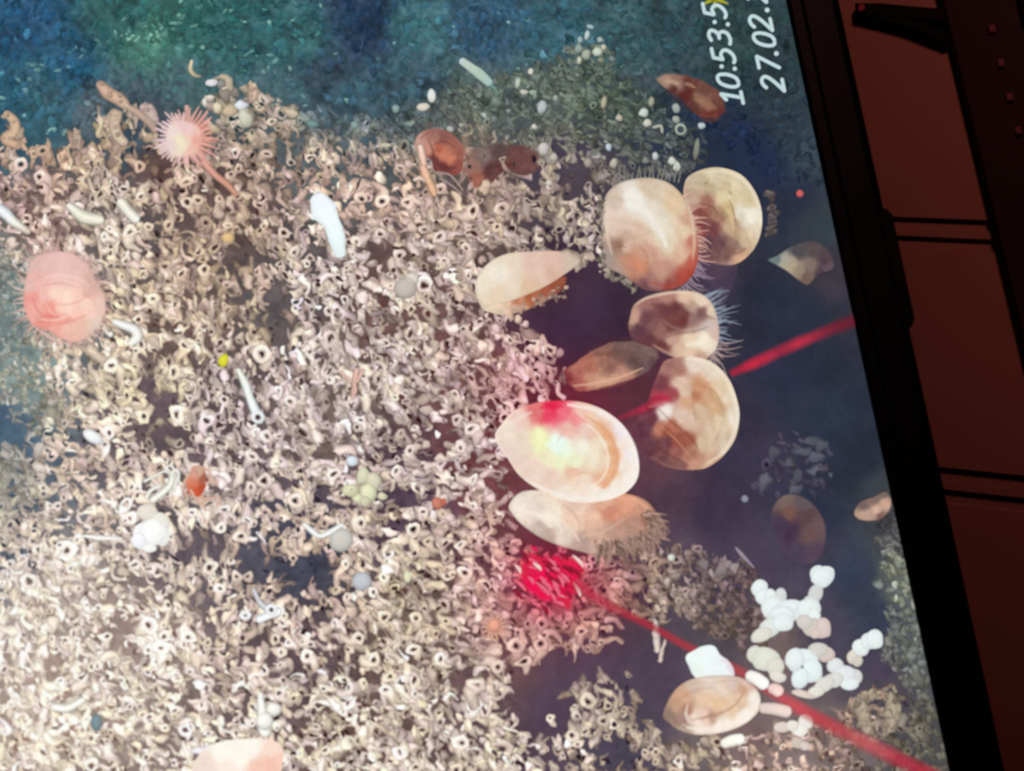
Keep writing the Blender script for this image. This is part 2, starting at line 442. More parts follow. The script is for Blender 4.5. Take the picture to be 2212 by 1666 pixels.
bar('bezel', -HALF - .013, -HALF, -BW, TOPB + .013, -.019, .0025, M_BEZ)
bar('bezel', HALF, HALF + .013, -BW, TOPB + .013, -.019, .0025, M_BEZ)
bar('bezel', -HALF, HALF, TOPB, TOPB + .013, -.019, .0025, M_BEZ)
bar('back_cover', -HALF + .002, HALF - .002, .002, TOPB - .002, -.030, -.0195, M_BEZ2)
# control tab that sticks out of the lower rail
tA = on_screen(np.array([1925.0, 1972.0, 1969.0, 1912.0]), np.array([466.0, 690.0, 708.0, 452.0]))
aa = [float(np.dot(p_ - ORG, bev)) for p_ in tA]; bb = [float(np.dot(p_ - ORG, up)) for p_ in tA]
bt = (bb[0] + bb[1]) / 2
pr = [(aa[3], -BW + .002), (aa[3], -BW), (aa[0], bt), (aa[1], bt), (aa[2], -BW), (aa[2], -BW + .002)]
V = [S(a, b, .0015) for a, b in pr] + [S(a, b, -.012) for a, b in pr]
F = [tuple(range(6)), tuple(range(11, 5, -1))] + [(i, 6 + i, 6 + (i + 1) % 6, (i + 1) % 6) for i in range(6)]
tg = mesh_obj('control_tab', V, F, M_BEZ, mon)
tag(tg, 'shallow black tab sticking out of the lower rail')

# ------------------------------------------------------------------ the picture on the panel: backdrop
def backdrop():
    # a grid over the whole lit panel, fine where the photograph looks; measured along and up the panel
    pa = lambda q: (float(np.dot(q - ORG, bev)), float(np.dot(q - ORG, up)))
    cor = [pa(on_screen(float(px), float(py))) for px, py in ((-60, -60), (-60, 1730), (1690, -60), (2060, 1730))]
    a0, a1 = min(c_[0] for c_ in cor), max(c_[0] for c_ in cor); b1 = max(c_[1] for c_ in cor)
    st = .00055
    ga = np.concatenate([np.linspace(-HALF, a0, 24)[:-1], np.arange(a0, a1, st), np.linspace(a1, HALF, 24)])
    gb = np.concatenate([np.arange(-.0006, b1, st), np.linspace(b1, TOPB, 14)])
    gb[0] = -.0004
    gx, gy = gb, ga
    A_, B_ = np.meshgrid(ga, gb, indexing='ij')
    Pw = ORG + bev * A_[..., None] + up * B_[..., None]
    D_ = Pw - Cn; dp = D_ @ Fn
    x = ((D_ @ Rn) / dp / PXS + W / 2).ravel(); y = (H / 2 - (D_ @ Un) / dp / PXS).ravel()
    Xc = np.clip(x, -700, 2100); Yc = np.clip(y, -600, 2300)
    cx = Xc + 22 * (fbm(Xc, Yc, 60, 2) - .5) * 2; cy = Yc + 22 * (fbm(Xc, Yc, 60, 5) - .5) * 2
    c = idw(cx, cy, BG, 30, 2.0)
    # amount of texture: strong at the top, faint in the black water to the right
    top = np.clip((330 - y) / 120, 0, 1) * np.clip((1750 - x) / 300, .35, 1)
    mid = ((x < 1120) & (y > 300)).astype(float)
    amp = .10 + .40 * top + .18 * mid
    n1 = fbm(x, y, 26, 0, 4) - .5; n2 = fbm(x, y, 90, 3, 3) - .5; n3 = vn(x, y, 9, 6) - .5
    c = c * (1 + (amp * (1.5 * n1 + .7 * n3) + .25 * n2)[:, None])
    dk_ = .30 * np.clip((x - 1200) / 150, 0, 1) * np.clip((y - 330) / 100, 0, 1)
    c = c * (1 - dk_[:, None]) + (c.mean(-1, keepdims=True) * np.array([1.02, .95, 1.06])) * dk_[:, None]
    nb = len(gx)
    i = (np.arange(len(gy) - 1)[:, None] * nb + np.arange(nb - 1)[None]).ravel()
    mb = MB(); mb.add(x, y, 0.0, c, quads=np.stack([i, i + nb, i + nb + 1, i + 1], -1))
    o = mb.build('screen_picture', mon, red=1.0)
    tag(o, 'dark water and shaded seabed shown on the lit screen')
backdrop()

# ------------------------------------------------------------------ worm-tube turf
TURF = [(-260,380),(-40,335),(0,260),(30,255),(60,330),(140,320),(200,300),(215,255),(255,235),(330,270),(420,300),(470,240),(440,190),(480,205),(540,170),(600,215),(650,260),(700,305),(800,320),(860,300),(960,310),(1100,340),(1180,330),(1290,370),
 (1300,420),(1300,560),(1250,565),(1140,545),(1060,560),(1025,600),(1030,655),(1130,700),(1160,730),(1200,750),(1225,790),(1195,860),(1110,880),(1075,920),(1070,960),(1110,1060),(1100,1110),(1140,1180),(1250,1190),
 (1360,1200),(1440,1180),(1450,1250),(1480,1330),(1430,1340),(1330,1330),(1300,1400),(1230,1430),(1180,1430),(1130,1440),(1100,1480),(1110,1560),(1180,1620),(1240,1700),(1240,1960),(-260,1960),(-260,1120),(-40,1080),(0,980),(60,960),(100,900),(90,800),(60,700),(40,560),(0,520),(-40,500),(-260,470)]
TURF2 = [(1240,1450),(1290,1450),(1380,1470),(1380,1540),(1420,1570),(1440,1620),(1500,1600),(1600,1600),(1700,1580),(1800,1560),(1870,1500),(1960,1500),(2045,1700),(2100,1960),(1180,1960),(1180,1700),(1200,1600),(1220,1560)]
MURK = [(600,225),(760,260),(900,235),(1000,190),(1090,170),(1180,140),(1240,95),(1310,90),(1320,150),(1380,190),(1440,250),(1530,300),(1520,370),(1420,385),(1300,400),(1180,350),(960,310),(800,320),(680,310)]
LEFTM = [(-40,500),(20,520),(60,620),(70,720),(150,760),(170,840),(110,920),(60,960),(0,850),(-40,830)]
LEFT2 = [(-40,960),(60,960),(110,1100),(60,1300),(-40,1300)]
TOPT = [(-260,-260),(1640,-260),(1690,-40),(1740,200),(1780,400),(1700,420),(1560,300),(1450,240),(1330,160),(1240,100),(1000,190),(900,235),(600,220),(450,200),(300,230),(150,300),(-40,280),(-260,330)]
RE = [(1900,1060),(1930,1070),(1990,1350),(2045,1640),(1990,1640),(1960,1500),(1900,1420),(1930,1350),(1890,1230),(1900,1130)]
MIDR = [(1390,1190),(1500,1180),(1620,1210),(1680,1330),(1640,1390),(1560,1380),(1480,1330),(1440,1260)]
CORNER = [(1680,930),(1800,950),(1800,1060),(1700,1080),(1600,1060),(1640,990)]
GAPS = [(408,495,22,25),(525,548,45,22),(600,650,30,45),(320,800,22,38),(345,880,30,45),(340,945,70,26),(600,700,35,50),(470,580,40,18),(835,540,18,26),(915,560,18,22),(770,478,22,12),(855,685,38,16),(1080,545,32,12),(440,1180,62,38),
 (590,1215,46,46),(680,1235,46,46),(860,1082,46,26),(975,925,24,34),(1030,1000,22,30),(618,1042,25,18),(752,1092,30,18),(870,1135,50,11),(1085,1060,14,40),(250,1482,16,24),(430,1292,36,26),(545,1235,45,50),(410,1500,18,46),
 (682,1472,13,14),(990,1480,20,28),(1340,1640,30,40),(280,310,32,38),(345,350,36,20),(330,385,40,20),(480,400,30,28),(600,330,20,40),(640,370,16,22),(810,440,14,20),(980,400,34,40),(1240,380,45,32),(560,1380,30,28),(420,1530,12,30),
 (530,1040,40,16),(330,700,14,30),(240,440,10,20),(1240,1440,70,30),(1160,1500,60,50),(310,1110,14,24),(770,740,20,14),(150,420,12,16),(65,440,14,20),(1010,1450,26,22),(880,960,12,12),(480,1140,40,16),(1200,1420,40,14),(690,1060,28,16)]
def gap_w(x, y):
    w = np.zeros(np.shape(x))
    for (cx, cy, rx, ry) in GAPS:
        d = ((x - cx) / rx) ** 2 + ((y - cy) / ry) ** 2
        w = np.maximum(w, np.clip(1.5 - d, 0, 1))
    return w
def flow(x, y):
    """main direction of the tubes in the picture, radians"""
    base = 0.95 + 0.5 * (fbm(x, y, 260, 4, 2) - .5) * 4
    return base
R_ = random.Random(11)
def one_tube(mb, x, y, L, r, ang, c, h, mouth=True, hole=None, curve=None, seed=0, gapc=(78, 56, 54), rt=None):
    """one pale tube with its end opening at (x, y)"""
    dx, dy = math.cos(ang), math.sin(ang)
    k = (R_.uniform(-.35, .35) if curve is None else curve) * L
    x1, y1 = x + dx * L, y + dy * L
    mx_, my_ = x + dx * L * .5 - dy * k, y + dy * L * .5 + dx * k
    c = np.array(c, float)
    if L > r * .8:
        ribbon(mb, [(x1, y1), (mx_, my_), (x, y)], [r * R_.uniform(.25, .7), r * .8, r * 1.1], [c * .80, c * .93, c], h, n=6, prof=(.72, .96, 1.06, .98, .68))
    if mouth:
        asp = R_.uniform(.62, 1.0)
        rr = r * R_.uniform(1.1, 1.35)
        ring(mb, x, y, rr * asp if rt is None else rr, rr if rt is None else rr * rt, math.degrees(ang), c * 1.03, h + 1e-6, hole=R_.uniform(.28, .48) if hole is None else hole, dark=gapc, seed=seed)
def turf():
    mb = MB()
    def scatter(poly, n, rr, LL, mouth_p, h0, h1, cs=1.0, dim=(.60, 1.05), keep_gap=.1, white=.03, var=.10, blobs=.25, flecks=None, cmap=None, blend=0.0, edge=-.26):
        P = np.array(poly); lo, hi = P.min(0), P.max(0)
        N = n * 3
        X = rng.uniform(lo[0], hi[0], N); Y = rng.uniform(lo[1], hi[1], N)
        ok = in_poly(X + 14 * (vn(X, Y, 20, 1) - .5) * 2, Y + 14 * (vn(X, Y, 20, 2) - .5) * 2, poly)
        g = gap_w(X, Y)
        clump = fbm(X, Y, 55, 6, 2)
        ok &= rng.random(N) > np.maximum(g * (1 - keep_gap), np.clip((.42 - clump) * 2.2, 0, .7))
        idx = np.where(ok)[0][:n]
        X, Y, g = X[idx], Y[idx], g[idx]
        TCc = idw(X, Y, cmap or TC, 30, 2.0); BGc = idw(X, Y, BG, 30, 2.0)
        FL = flow(X, Y)
        for j in range(len(X)):
            u = R_.random()
            h = h0 + (h1 - h0) * round(u * 400) / 400
            k = dim[0] + (dim[1] - dim[0]) * u ** .7
            k *= 1 - .35 * g[j]  # lower layers and gaps darkened: depth shade painted into tube colours
            c = TCc[j] * k * (1 + R_.uniform(-var, var))
            c = c * (1 - blend) + BGc[j] * blend
            if R_.random() < white: c = np.minimum(c * 1.18 + 14, 255)
            c = c * np.array([1, 1 + R_.uniform(-.02, .015), 1 + R_.uniform(-.05, .04)])
            a = FL[j] + R_.gauss(0, .55) + (math.pi if R_.random() < .5 else 0)
            r = R_.uniform(*rr) * (1 if R_.random() > .12 else 1.35)
            if R_.random() < blobs:
                blob(mb, X[j], Y[j], r * R_.uniform(.9, 1.7), r * R_.uniform(.6, 1.0), math.degrees(a), c, h, wob=.7, seed=j, n=10, edge=edge)
            else:
                one_tube(mb, X[j], Y[j], R_.uniform(*LL), r, a, c, h, mouth=R_.random() < mouth_p, seed=j, gapc=BGc[j] * .72)
    scatter(TOPT, 4600, (2.5, 9), (4, 20), .02, 2e-5, 8e-5, dim=(.93, 1.14), white=.006, var=.09, blobs=.85, cmap=[b for b in BG if b[1] < 330], blend=.3, edge=-.06)
    for (fx, fy, sx, sy, n_) in [(300,75,45,16,26),(350,70,30,12,18),(345,105,30,10,12),(175,110,22,6,10),(140,145,35,6,12),(60,170,14,18,8),(500,60,60,40,16),(650,60,60,50,16),(400,30,60,16,14),(900,120,120,50,20),(1150,80,70,50,14),(560,130,60,30,14),(110,285,25,8,16),(45,230,20,14,6),(700,240,70,20,16)]:
        for _ in range(n_):
            x = R_.gauss(fx, sx); y = R_.gauss(fy, sy); b_ = idw(np.array([x]), np.array([y]), BG, 30, 2.0)[0]
            if R_.random() < .35: continue
            t_ = R_.uniform(.15, .6); c_ = b_ * (1 - t_) + np.array((176, 208, 188)) * t_
            blob(mb, x, y, R_.uniform(2, 8), R_.uniform(2, 5.5), R_.uniform(-60, 60), c_, 9e-5, wob=1.0, n=10, edge=-.1)
    scatter(LEFTM, 420, (3, 6), (6, 18), .25, 2e-5, 1e-4, dim=(.7, 1.1), white=.05, blobs=.5, blend=.25)
    scatter(LEFT2, 200, (4, 8), (8, 22), .25, 2e-5, 1e-4, dim=(.7, 1.05), white=.05, blobs=.5, blend=.2)
    scatter(MURK, 1300, (3, 7.5), (6, 26), .20, 5e-5, 2e-4, dim=(.68, 1.1), white=.05, blobs=.4, blend=.2)
    scatter(RE, 420, (3, 8), (5, 18), .1, 5e-5, 2e-4, dim=(.85, 1.35), white=.06, blobs=.7, cmap=[(1950,1250,112,122,108),(1985,1400,98,108,100),(1900,1090,70,74,74),(2030,1600,90,96,84)], blend=.3)
    scatter(MIDR, 380, (3, 8), (6, 22), .3, 5e-5, 2e-4, dim=(.65, 1.15), white=.02, blobs=.5, blend=.2)
    scatter(CORNER, 60, (4, 10), (5, 18), .1, 5e-5, 2e-4, dim=(.9, 1.1), white=.02, blobs=.8, cmap=[(1700,1000,84,84,96)], blend=.25)
    scatter(TURF, 9800, (4.2, 10.5), (10, 42), .38, 1e-4, 6.3e-4, dim=(.70, 1.05), blobs=.36)
    scatter(TURF, 1200, (2.2, 4), (14, 34), .1, 3e-4, 6.6e-4, white=.3)
    scatter(TURF2, 1500, (4.0, 9.5), (8, 34), .4, 1e-4, 5e-4)
    # small dark blobs laid over the turf, painted as crevice shade
    N = 4900
    X = rng.uniform(-260, 1960, N); Y = rng.uniform(200, 1950, N)
    ok = (in_poly(X, Y, TURF) | in_poly(X, Y, TURF2)) & (rng.random(N) < .72)
    X, Y = X[ok], Y[ok]; Bc = idw(X, Y, BG, 30, 2.0); FL = flow(X, Y)
    for j in range(len(X)):
        a = math.degrees(FL[j]) + R_.gauss(0, 35)
        blob(mb, X[j], Y[j], R_.uniform(2, 9), R_.uniform(1.6, 4.5), a, Bc[j] * R_.uniform(.62, .95) - 12, 6.4e-4, wob=1.0, seed=j, n=9, amp=0, edge=.35)
    o = mb.build('worm_tube_turf', mon, red=1.0, warp=5.0, blotch=.16)
    tag(o, 'dense turf of small pale worm tubes covering the seabed in the picture', kind='stuff')
turf()
HC = 7.2e-4     # height of the individually drawn creatures

# larger open tubes, one by one: x, y, radius, tube length, direction in degrees, brightness
BIG = [(44,355,17,26,130,1.08),(90,325,18,28,60,.95),(86,382,17,30,40,1.05),(302,360,14,34,210,1.0),(403,393,16,26,250,1.02),(426,432,14,20,80,1.05),(575,331,14,22,120,1.02),(473,430,12,20,60,1.0),(498,378,12,16,90,1.02),(305,425,13,34,-60,1.0),
 (493,487,15,24,260,1.04),(364,486,14,36,-80,1.0),(224,513,13,26,10,1.08),(280,500,20,46,60,1.02),(320,488,12,28,80,1.0),(612,504,15,26,90,1.0),(635,545,14,24,60,.98),(440,585,17,34,70,1.05),(395,590,14,24,60,1.05),(330,645,17,28,70,1.06),(445,480,16,22,100,.9),
 (565,765,20,30,80,1.08),(240,790,20,34,50,1.08),(375,805,18,26,10,1.02),(158,825,16,26,70,1.1),(553,933,14,24,200,1.05),(310,900,18,24,-50,.98),(382,895,20,26,-20,1.1),(545,985,16,30,120,1.0),(573,1040,18,30,210,1.02),(541,1055,14,16,90,.98),
 (520,1160,19,30,-70,1.0),(478,1140,14,22,200,1.08),(145,1190,22,26,40,1.12),(130,1180,12,20,120,1.1),(455,1225,18,22,70,1.0),(475,1272,17,26,100,1.1),(600,1320,14,40,-50,1.15),(230,1375,14,26,80,1.02),(350,1398,20,44,100,1.1),(405,1378,18,40,-90,1.12),
 (322,1350,24,30,150,1.08),(338,1430,14,26,80,1.12),(535,1243,13,14,70,.9),(512,1245,13,20,90,.95),(610,1412,12,26,200,1.0),(770,520,16,30,-30,1.08),(880,438,16,26,70,1.0),(1020,455,17,40,170,1.1),(860,550,14,30,60,1.0),(916,495,13,20,-50,1.0),
 (826,435,18,40,240,1.12),(822,505,12,20,40,1.0),(700,455,12,18,60,1.0),(1084,450,18,26,60,1.0),(1008,535,16,30,100,1.04),(960,563,13,22,70,1.0),(950,405,12,20,40,1.0),(780,428,14,22,-60,1.08),(628,868,17,24,150,1.06),(778,906,13,24,70,1.1),
 (575,940,15,22,160,1.0),(1020,925,22,30,70,1.08),(995,965,14,22,60,1.04),(986,908,13,16,60,.95),(885,972,15,24,60,1.02),(855,1018,15,26,60,1.05),(640,1080,19,24,80,1.0),(722,1025,16,24,230,1.05),(895,1145,17,26,20,1.1),(995,1180,14,18,60,1.12),
 (915,1105,13,20,100,1.0),(780,1130,16,26,60,1.0),(1040,1170,14,26,90,1.0),(1030,1155,12,16,40,1.0),(827,1248,15,20,80,1.12),(1005,1237,17,26,110,1.08),(832,1332,16,24,70,1.05),(899,1335,15,28,100,1.08),(805,1280,10,20,200,1.15),(750,1290,14,22,60,1.04),
 (893,1402,15,22,70,1.12),(950,1425,18,26,40,1.12),(663,1418,18,32,60,1.1),(808,1425,18,30,190,1.08),(775,1380,16,40,195,1.06),(835,1490,15,30,60,1.1),(863,1627,20,26,-70,1.12),(995,1605,20,26,100,1.1),(1030,1480,22,44,100,1.02),(1075,1442,18,40,190,1.0),
 (1130,1430,18,24,80,1.06),(1115,1395,22,30,100,1.02),(1168,1392,16,40,110,.98),(1255,1365,14,30,100,1.0),(1170,1345,14,24,90,1.0),(1270,1515,18,34,-90,1.0),(1302,1555,14,26,70,.96),(1190,1550,13,20,60,1.12),(1235,1590,16,24,-100,1.02),(1290,1640,12,26,-80,1.04),
 (1420,1263,12,16,80,.98),(1420,1240,9,14,40,1.0),(1845,1628,14,26,95,1.25),(1650,1610,10,20,90,1.0),(1150,1415,13,22,40,1.0)]
BIG = BIG[:100]
P_ = np.array([(b[0], b[1]) for b in BIG], float)
bc = idw(P_[:, 0], P_[:, 1], TC, 30, 2.0); bg = idw(P_[:, 0], P_[:, 1], BG, 30, 2.0)
for j, (x, y, r, L, a, k) in enumerate(BIG):
    mb = MB()
    one_tube(mb, x, y, L, r * .80, math.radians(a), bc[j] * k, 6.8e-4 + (j % 7) * 4e-6, seed=j + 5, gapc=bg[j] * .62, hole=R_.uniform(.26, .4))
    mb.build('worm_tube', mon, red=1.0, warp=4.0, blotch=.12)

# ------------------------------------------------------------------ scallops
def strokes(name, parent, L, h, label=None):
    mb = MB()
    for j, (p_, w_, c_, a_) in enumerate(L):
        ribbon(mb, p_, [w_ * .35, w_, w_ * .9, w_ * .35], c_, h + j * 4e-7, prof=(1, 1, 1, 1, 1), offs=(-1.3, -.65, 0, .65, 1.3), alpha=(0, a_ * .6, a_, a_ * .6, 0), cap=False)
    return tag(mb.build(name, parent), label)
def creature(name, label, parent=None):
    e = empty(name, (0, 0, 0), parent or mon)
    tag(e, label)
    return e
sh1 = creature('scallop', 'round peach scallop with a painted highlight streak, in front of the pale one, above all the other shells')
mb = MB(); shape(mb, [(1303,460),(1310,420),(1340,395),(1393,384),(1440,393),(1472,420),(1493,460),(1506,510),(1508,560),(1492,600),(1455,625),(1400,628),(1375,615),(1340,592),(1303,572),(1298,540),(1302,500)],
 [(1330,430,205,186,168),(1400,408,214,194,170),(1362,426,236,230,220),(1375,438,238,234,224),(1400,460,232,222,205),(1420,480,228,220,200),(1435,505,230,220,198),(1440,525,225,210,185),(1460,440,224,198,165),(1480,500,224,200,170),(1470,550,218,180,155),(1335,490,222,196,178),(1350,530,214,182,162),
  (1385,500,218,188,165),(1340,531,150,115,98),(1360,565,196,140,115),(1380,572,206,138,108),(1400,550,205,160,140),(1430,585,196,148,130),(1410,612,165,115,108),(1330,585,180,155,142),(1308,560,168,152,142),(1500,520,190,120,100),(1500,565,185,95,80),(1486,600,175,75,62),(1450,622,150,78,72),(1320,470,228,205,188),(1495,480,205,160,140),(1400,620,120,80,84)],
 HC + 4e-5, soft=6, rings=(1330, 590, 24, 2.5), edge=-.12, grain=9)
mb.build('shell', sh1)
mb = MB(); rr = random.Random(4)
B = []; D = []; Ls = []
for k in range(46):
    t = k / 45; bx, by = np.array([(1484,430),(1500,470),(1510,520),(1508,565),(1494,605),(1480,622)])[0] * 0 + smooth_open([(1480,425),(1500,470),(1510,520),(1508,565),(1494,605),(1470,625)], 46)[k]
    a = math.radians(-18 + 75 * t + rr.uniform(-22, 22)); B.append((bx - 6, by)); D.append((math.cos(a), math.sin(a))); Ls.append(rr.uniform(14, 42) * (1 + .5 * (t > .55)))
spikes(mb, B, D, Ls, 2.2, lambda x, y: (212, 165, 150) if y < 560 else (150, 130, 145), HC + 3.6e-5, r=rr)
mb.build('tentacle_fringe', sh1)
mb = MB()
for k in range(60):
    t = rr.random(); bx, by = smooth_open([(1300,400),(1298,470),(1300,560),(1318,592),(1350,605),(1372,625)], 60)[k]
    blob(mb, bx + rr.uniform(-10, 6), by + rr.uniform(-6, 8), rr.uniform(3, 7), rr.uniform(3, 6), rr.uniform(0, 180), np.array((165, 152, 138)) * rr.uniform(.6, 1.15), HC + 4.4e-5 + k * 1e-7, wob=.6, seed=k, n=10)
for k in range(16):
    bx = 1330 + k * 9; ribbon(mb, [(bx, 395 - 8 * math.sin(k / 15 * 3.1)), (bx + rr.uniform(-8, 8), 365 + rr.uniform(-12, 8))], [1.6, .8], (150, 145, 135), HC + 3.7e-5, n=3, prof=(.8, 1, .8), offs=(-1, 0, 1), cap=False)
tag(mb.build('silt_crust', sh1), 'grey gritty crust on the shell margin')

strokes('highlight', sh1, [([(1356,415),(1378,440),(1405,470),(1428,505),(1440,535)],11,(240,234,224),.85),([(1480,420),(1494,470),(1500,520),(1496,560)],5,(228,205,178),.6),([(1322,540),(1340,530),(1352,536)],4,(140,105,90),.7),
 ([(1380,530),(1395,548),(1400,575)],5,(190,125,98),.6),([(1335,560),(1360,580),(1400,598),(1450,600)],4,(176,132,116),.6),([(1310,470),(1312,510),(1322,550)],5,(230,212,196),.6),([(1400,610),(1450,618),(1490,596),(1508,560)],5,(170,70,58),.6)], HC + 4.8e-5, 'painted highlight streak and soft marks')  # pale streak is a highlight painted over the shell colours
sh2 = creature('scallop', 'pale yellow speckled scallop tucked behind the round peach one')
mb = MB(); shape(mb, [(1476,420),(1484,385),(1515,367),(1555,362),(1600,377),(1630,412),(1645,455),(1644,500),(1627,540),(1595,568),(1560,572),(1520,560),(1495,520),(1480,470)],
 [(1540,385,216,200,172),(1500,390,200,180,155),(1590,400,222,205,172),(1615,430,214,198,160),(1625,470,234,226,208),(1635,500,222,205,180),(1610,520,206,182,150),(1565,425,222,206,165),(1600,455,228,220,200),(1525,440,165,115,98),(1515,462,135,78,72),(1535,490,122,72,76),(1550,470,160,120,100),
  (1555,530,112,78,82),(1575,545,132,98,92),(1598,556,205,165,135),(1510,500,135,70,70),(1580,490,190,160,130),(1575,455,200,175,130),(1590,530,150,118,105),(1500,430,190,160,140),(1526,525,100,68,80),(1525,395,190,170,140),(1570,405,205,185,150)],
 HC + 2e-5, soft=5, edge=.05, rings=(1490, 560, 17, 3), grain=16, gs=6)
mb.build('shell', sh2)
mb = MB()
shape(mb, [(1505,560),(1560,565),(1590,575),(1580,620),(1560,655),(1530,640),(1505,600)], [(1540,590,78,62,78),(1570,620,70,60,78),(1520,620,66,56,74)], HC + 1e-5, feather=.12)
tag(mb.build('mantle', sh2), 'dim purple translucent underside')
mb = MB()
for k in range(70):
    a = rr.uniform(-.9, .9); R1 = rr.uniform(0, 1)
    x = 1640 + 22 * math.cos(a) + R1 * 16; y = 462 + 60 * math.sin(a)
    blob(mb, x, y, rr.uniform(3, 8), rr.uniform(2, 6), rr.uniform(0, 180), np.array((105, 95, 95)) * rr.uniform(.65, 1.15), HC + 1.1e-5 + k * 1e-7, wob=.6, seed=k, n=10)
tag(mb.build('tentacle_fringe', sh2), 'grey wispy growth beyond the shell edge')

strokes('mottling', sh2, [([(1520,372),(1560,370),(1600,385),(1628,420),(1640,460),(1636,505)],5,(236,224,200),.7),([(1575,430),(1585,460),(1590,490)],3,(150,112,88),.7),([(1560,440),(1580,470),(1584,510)],3,(225,200,150),.6),([(1515,440),(1540,448),(1550,462)],4,(110,62,60),.6),([(1510,460),(1530,490),(1545,520)],8,(118,66,68),.5),
 ([(1522,394),(1528,398)],4,(140,118,95),.8),([(1575,412),(1580,420)],3,(160,140,110),.8),([(1560,540),(1590,548),(1612,536)],5,(130,92,85),.6),([(1608,452),(1620,460),(1628,468)],7,(244,240,228),.7)], HC + 2.4e-5)
sh3 = creature('scallop', 'small half-shaded scallop with long bluish tentacles, directly below the round peach one')
mb = MB(); shape(mb, [(1360,690),(1372,655),(1410,637),(1460,628),(1508,632),(1537,655),(1550,690),(1553,730),(1541,762),(1508,785),(1470,778),(1420,755),(1372,738),(1358,712)],
 [(1400,648,160,112,105),(1440,638,180,130,118),(1480,642,222,190,165),(1515,650,232,208,184),(1535,672,222,200,178),(1460,665,112,64,64),(1440,672,108,62,66),(1478,690,112,60,58),(1450,700,118,68,66),(1500,668,185,158,138),(1515,676,130,92,90),(1495,690,150,115,110),(1530,705,206,188,178),(1415,700,130,88,86),(1400,690,112,72,78),
  (1430,715,150,105,98),(1450,735,196,158,142),(1490,735,232,208,180),(1520,735,244,232,210),(1528,745,240,226,206),(1490,765,228,198,172),(1470,755,215,182,158),(1400,735,104,62,68),(1430,750,110,60,62),(1368,686,196,155,136),(1380,715,98,62,74),(1545,720,215,185,170),(1510,775,196,155,135)],
 HC + 6e-5, soft=4.5, edge=-.08, grain=7)
mb.build('shell', sh3)
mb = MB(); B = []; D = []; Ls = []
arc = smooth_open([(1520,640),(1545,668),(1553,710),(1550,750),(1535,778)], 60)
for k in range(60):
    t = k / 59; a = math.radians(-38 + 75 * t + rr.uniform(-26, 26)); B.append((arc[k][0] - 4, arc[k][1])); D.append((math.cos(a), math.sin(a))); Ls.append(rr.uniform(14, 34) if rr.random() < .65 else rr.uniform(38, 62))
spikes(mb, B[::1], D, Ls, 1.5, lambda x, y: (142, 152, 168) if y < 735 else (176, 152, 150), HC + 5.5e-5, r=rr)
tag(mb.build('tentacle_fringe', sh3), 'thin pale blue tentacles')

strokes('shell_strokes', sh3, [([(1372,660),(1400,643),(1455,632),(1505,637),(1532,655)],4,(232,208,186),.75),([(1500,668),(1520,680),(1545,690)],4,(120,92,88),.6),([(1420,736),(1460,722),(1500,716),(1530,706)],4,(120,84,80),.5),([(1480,745),(1505,742),(1530,726)],9,(248,238,218),.7),([(1430,690),(1450,705),(1470,712)],4,(160,130,125),.4),
 ([(1405,655),(1440,668),(1470,668),(1490,680)],8,(100,56,58),.5),([(1410,745),(1440,762),(1475,776)],4,(210,170,150),.5)], HC + 6.6e-5)  # rim light and diagonal shadow edges painted over the shell
sh4 = creature('scallop', 'big tan scallop crossed by a red laser line, beside the brightest shell')
mb = MB(); shape(mb, [(1425,800),(1436,780),(1465,772),(1502,771),(1542,785),(1575,820),(1593,868),(1597,905),(1587,950),(1560,987),(1527,1010),(1498,1015),(1468,1014),(1425,1004),(1394,980),(1378,940),(1380,900),(1400,865),(1412,830)],
 [(1400,965,98,58,68),(1430,998,110,70,74),(1385,930,94,52,68),(1465,1012,130,88,84),(1440,790,160,112,104),(1465,800,170,120,108),(1500,785,226,208,192),(1540,805,232,216,196),(1578,855,230,214,190),(1590,900,236,224,206),(1570,960,212,192,168),(1530,1005,205,165,138),(1468,828,222,192,172),(1478,845,218,190,168),(1450,850,160,80,85),(1438,888,240,228,220),(1432,895,238,224,214),
  (1480,868,216,170,140),(1510,835,205,150,115),(1530,860,205,160,125),(1510,890,212,182,155),(1550,880,206,170,132),(1540,930,212,186,160),(1490,910,216,186,166),(1470,900,222,195,178),(1455,920,180,110,90),(1445,932,150,78,62),(1465,955,146,74,62),(1480,950,155,88,70),(1425,925,186,122,102),(1495,985,172,116,96),
  (1460,975,150,92,84),(1410,905,108,56,68),(1405,880,120,50,66),(1425,862,170,52,72),(1560,920,220,198,170),(1520,960,214,188,160),(1500,855,190,130,100),(1430,830,118,62,72),(1560,840,224,200,168),(1500,1000,190,140,118),(1440,955,110,66,72),(1398,925,100,58,72)],
 HC + 8e-5, soft=4.5, rings=(1400, 960, 26, 4), edge=.04, grain=10)
mb.build('shell', sh4)

strokes('shell_strokes', sh4, [([(1480,776),(1530,785),(1568,820),(1588,868),(1591,908),(1580,950),(1556,982),(1525,1003)],5,(240,226,206),.8),([(1490,830),(1525,835),(1548,852),(1560,885)],3,(190,140,105),.7),([(1492,858),(1500,890),(1504,920)],2.5,(180,140,115),.6),([(1545,890),(1550,920),(1540,950)],3,(226,200,168),.7),
 ([(1420,880),(1450,910),(1480,935),(1500,955),(1512,975)],4,(130,60,52),.5),([(1425,920),(1460,950),(1490,985),(1510,1003)],3,(205,150,120),.5),([(1400,880),(1425,870),(1445,872)],6,(235,190,190),.7),([(1510,800),(1545,825),(1565,855)],5,(226,204,178),.5),([(1390,930),(1410,960),(1450,985),(1490,1008)],4,(98,60,68),.6),([(1535,965),(1552,940),(1562,905)],3,(170,150,130),.4),([(1405,985),(1450,1010),(1500,1016)],2.5,(150,110,100),.5)], HC + 8.8e-5)  # pale outer rim stroke is a painted highlight among the shell's arcs
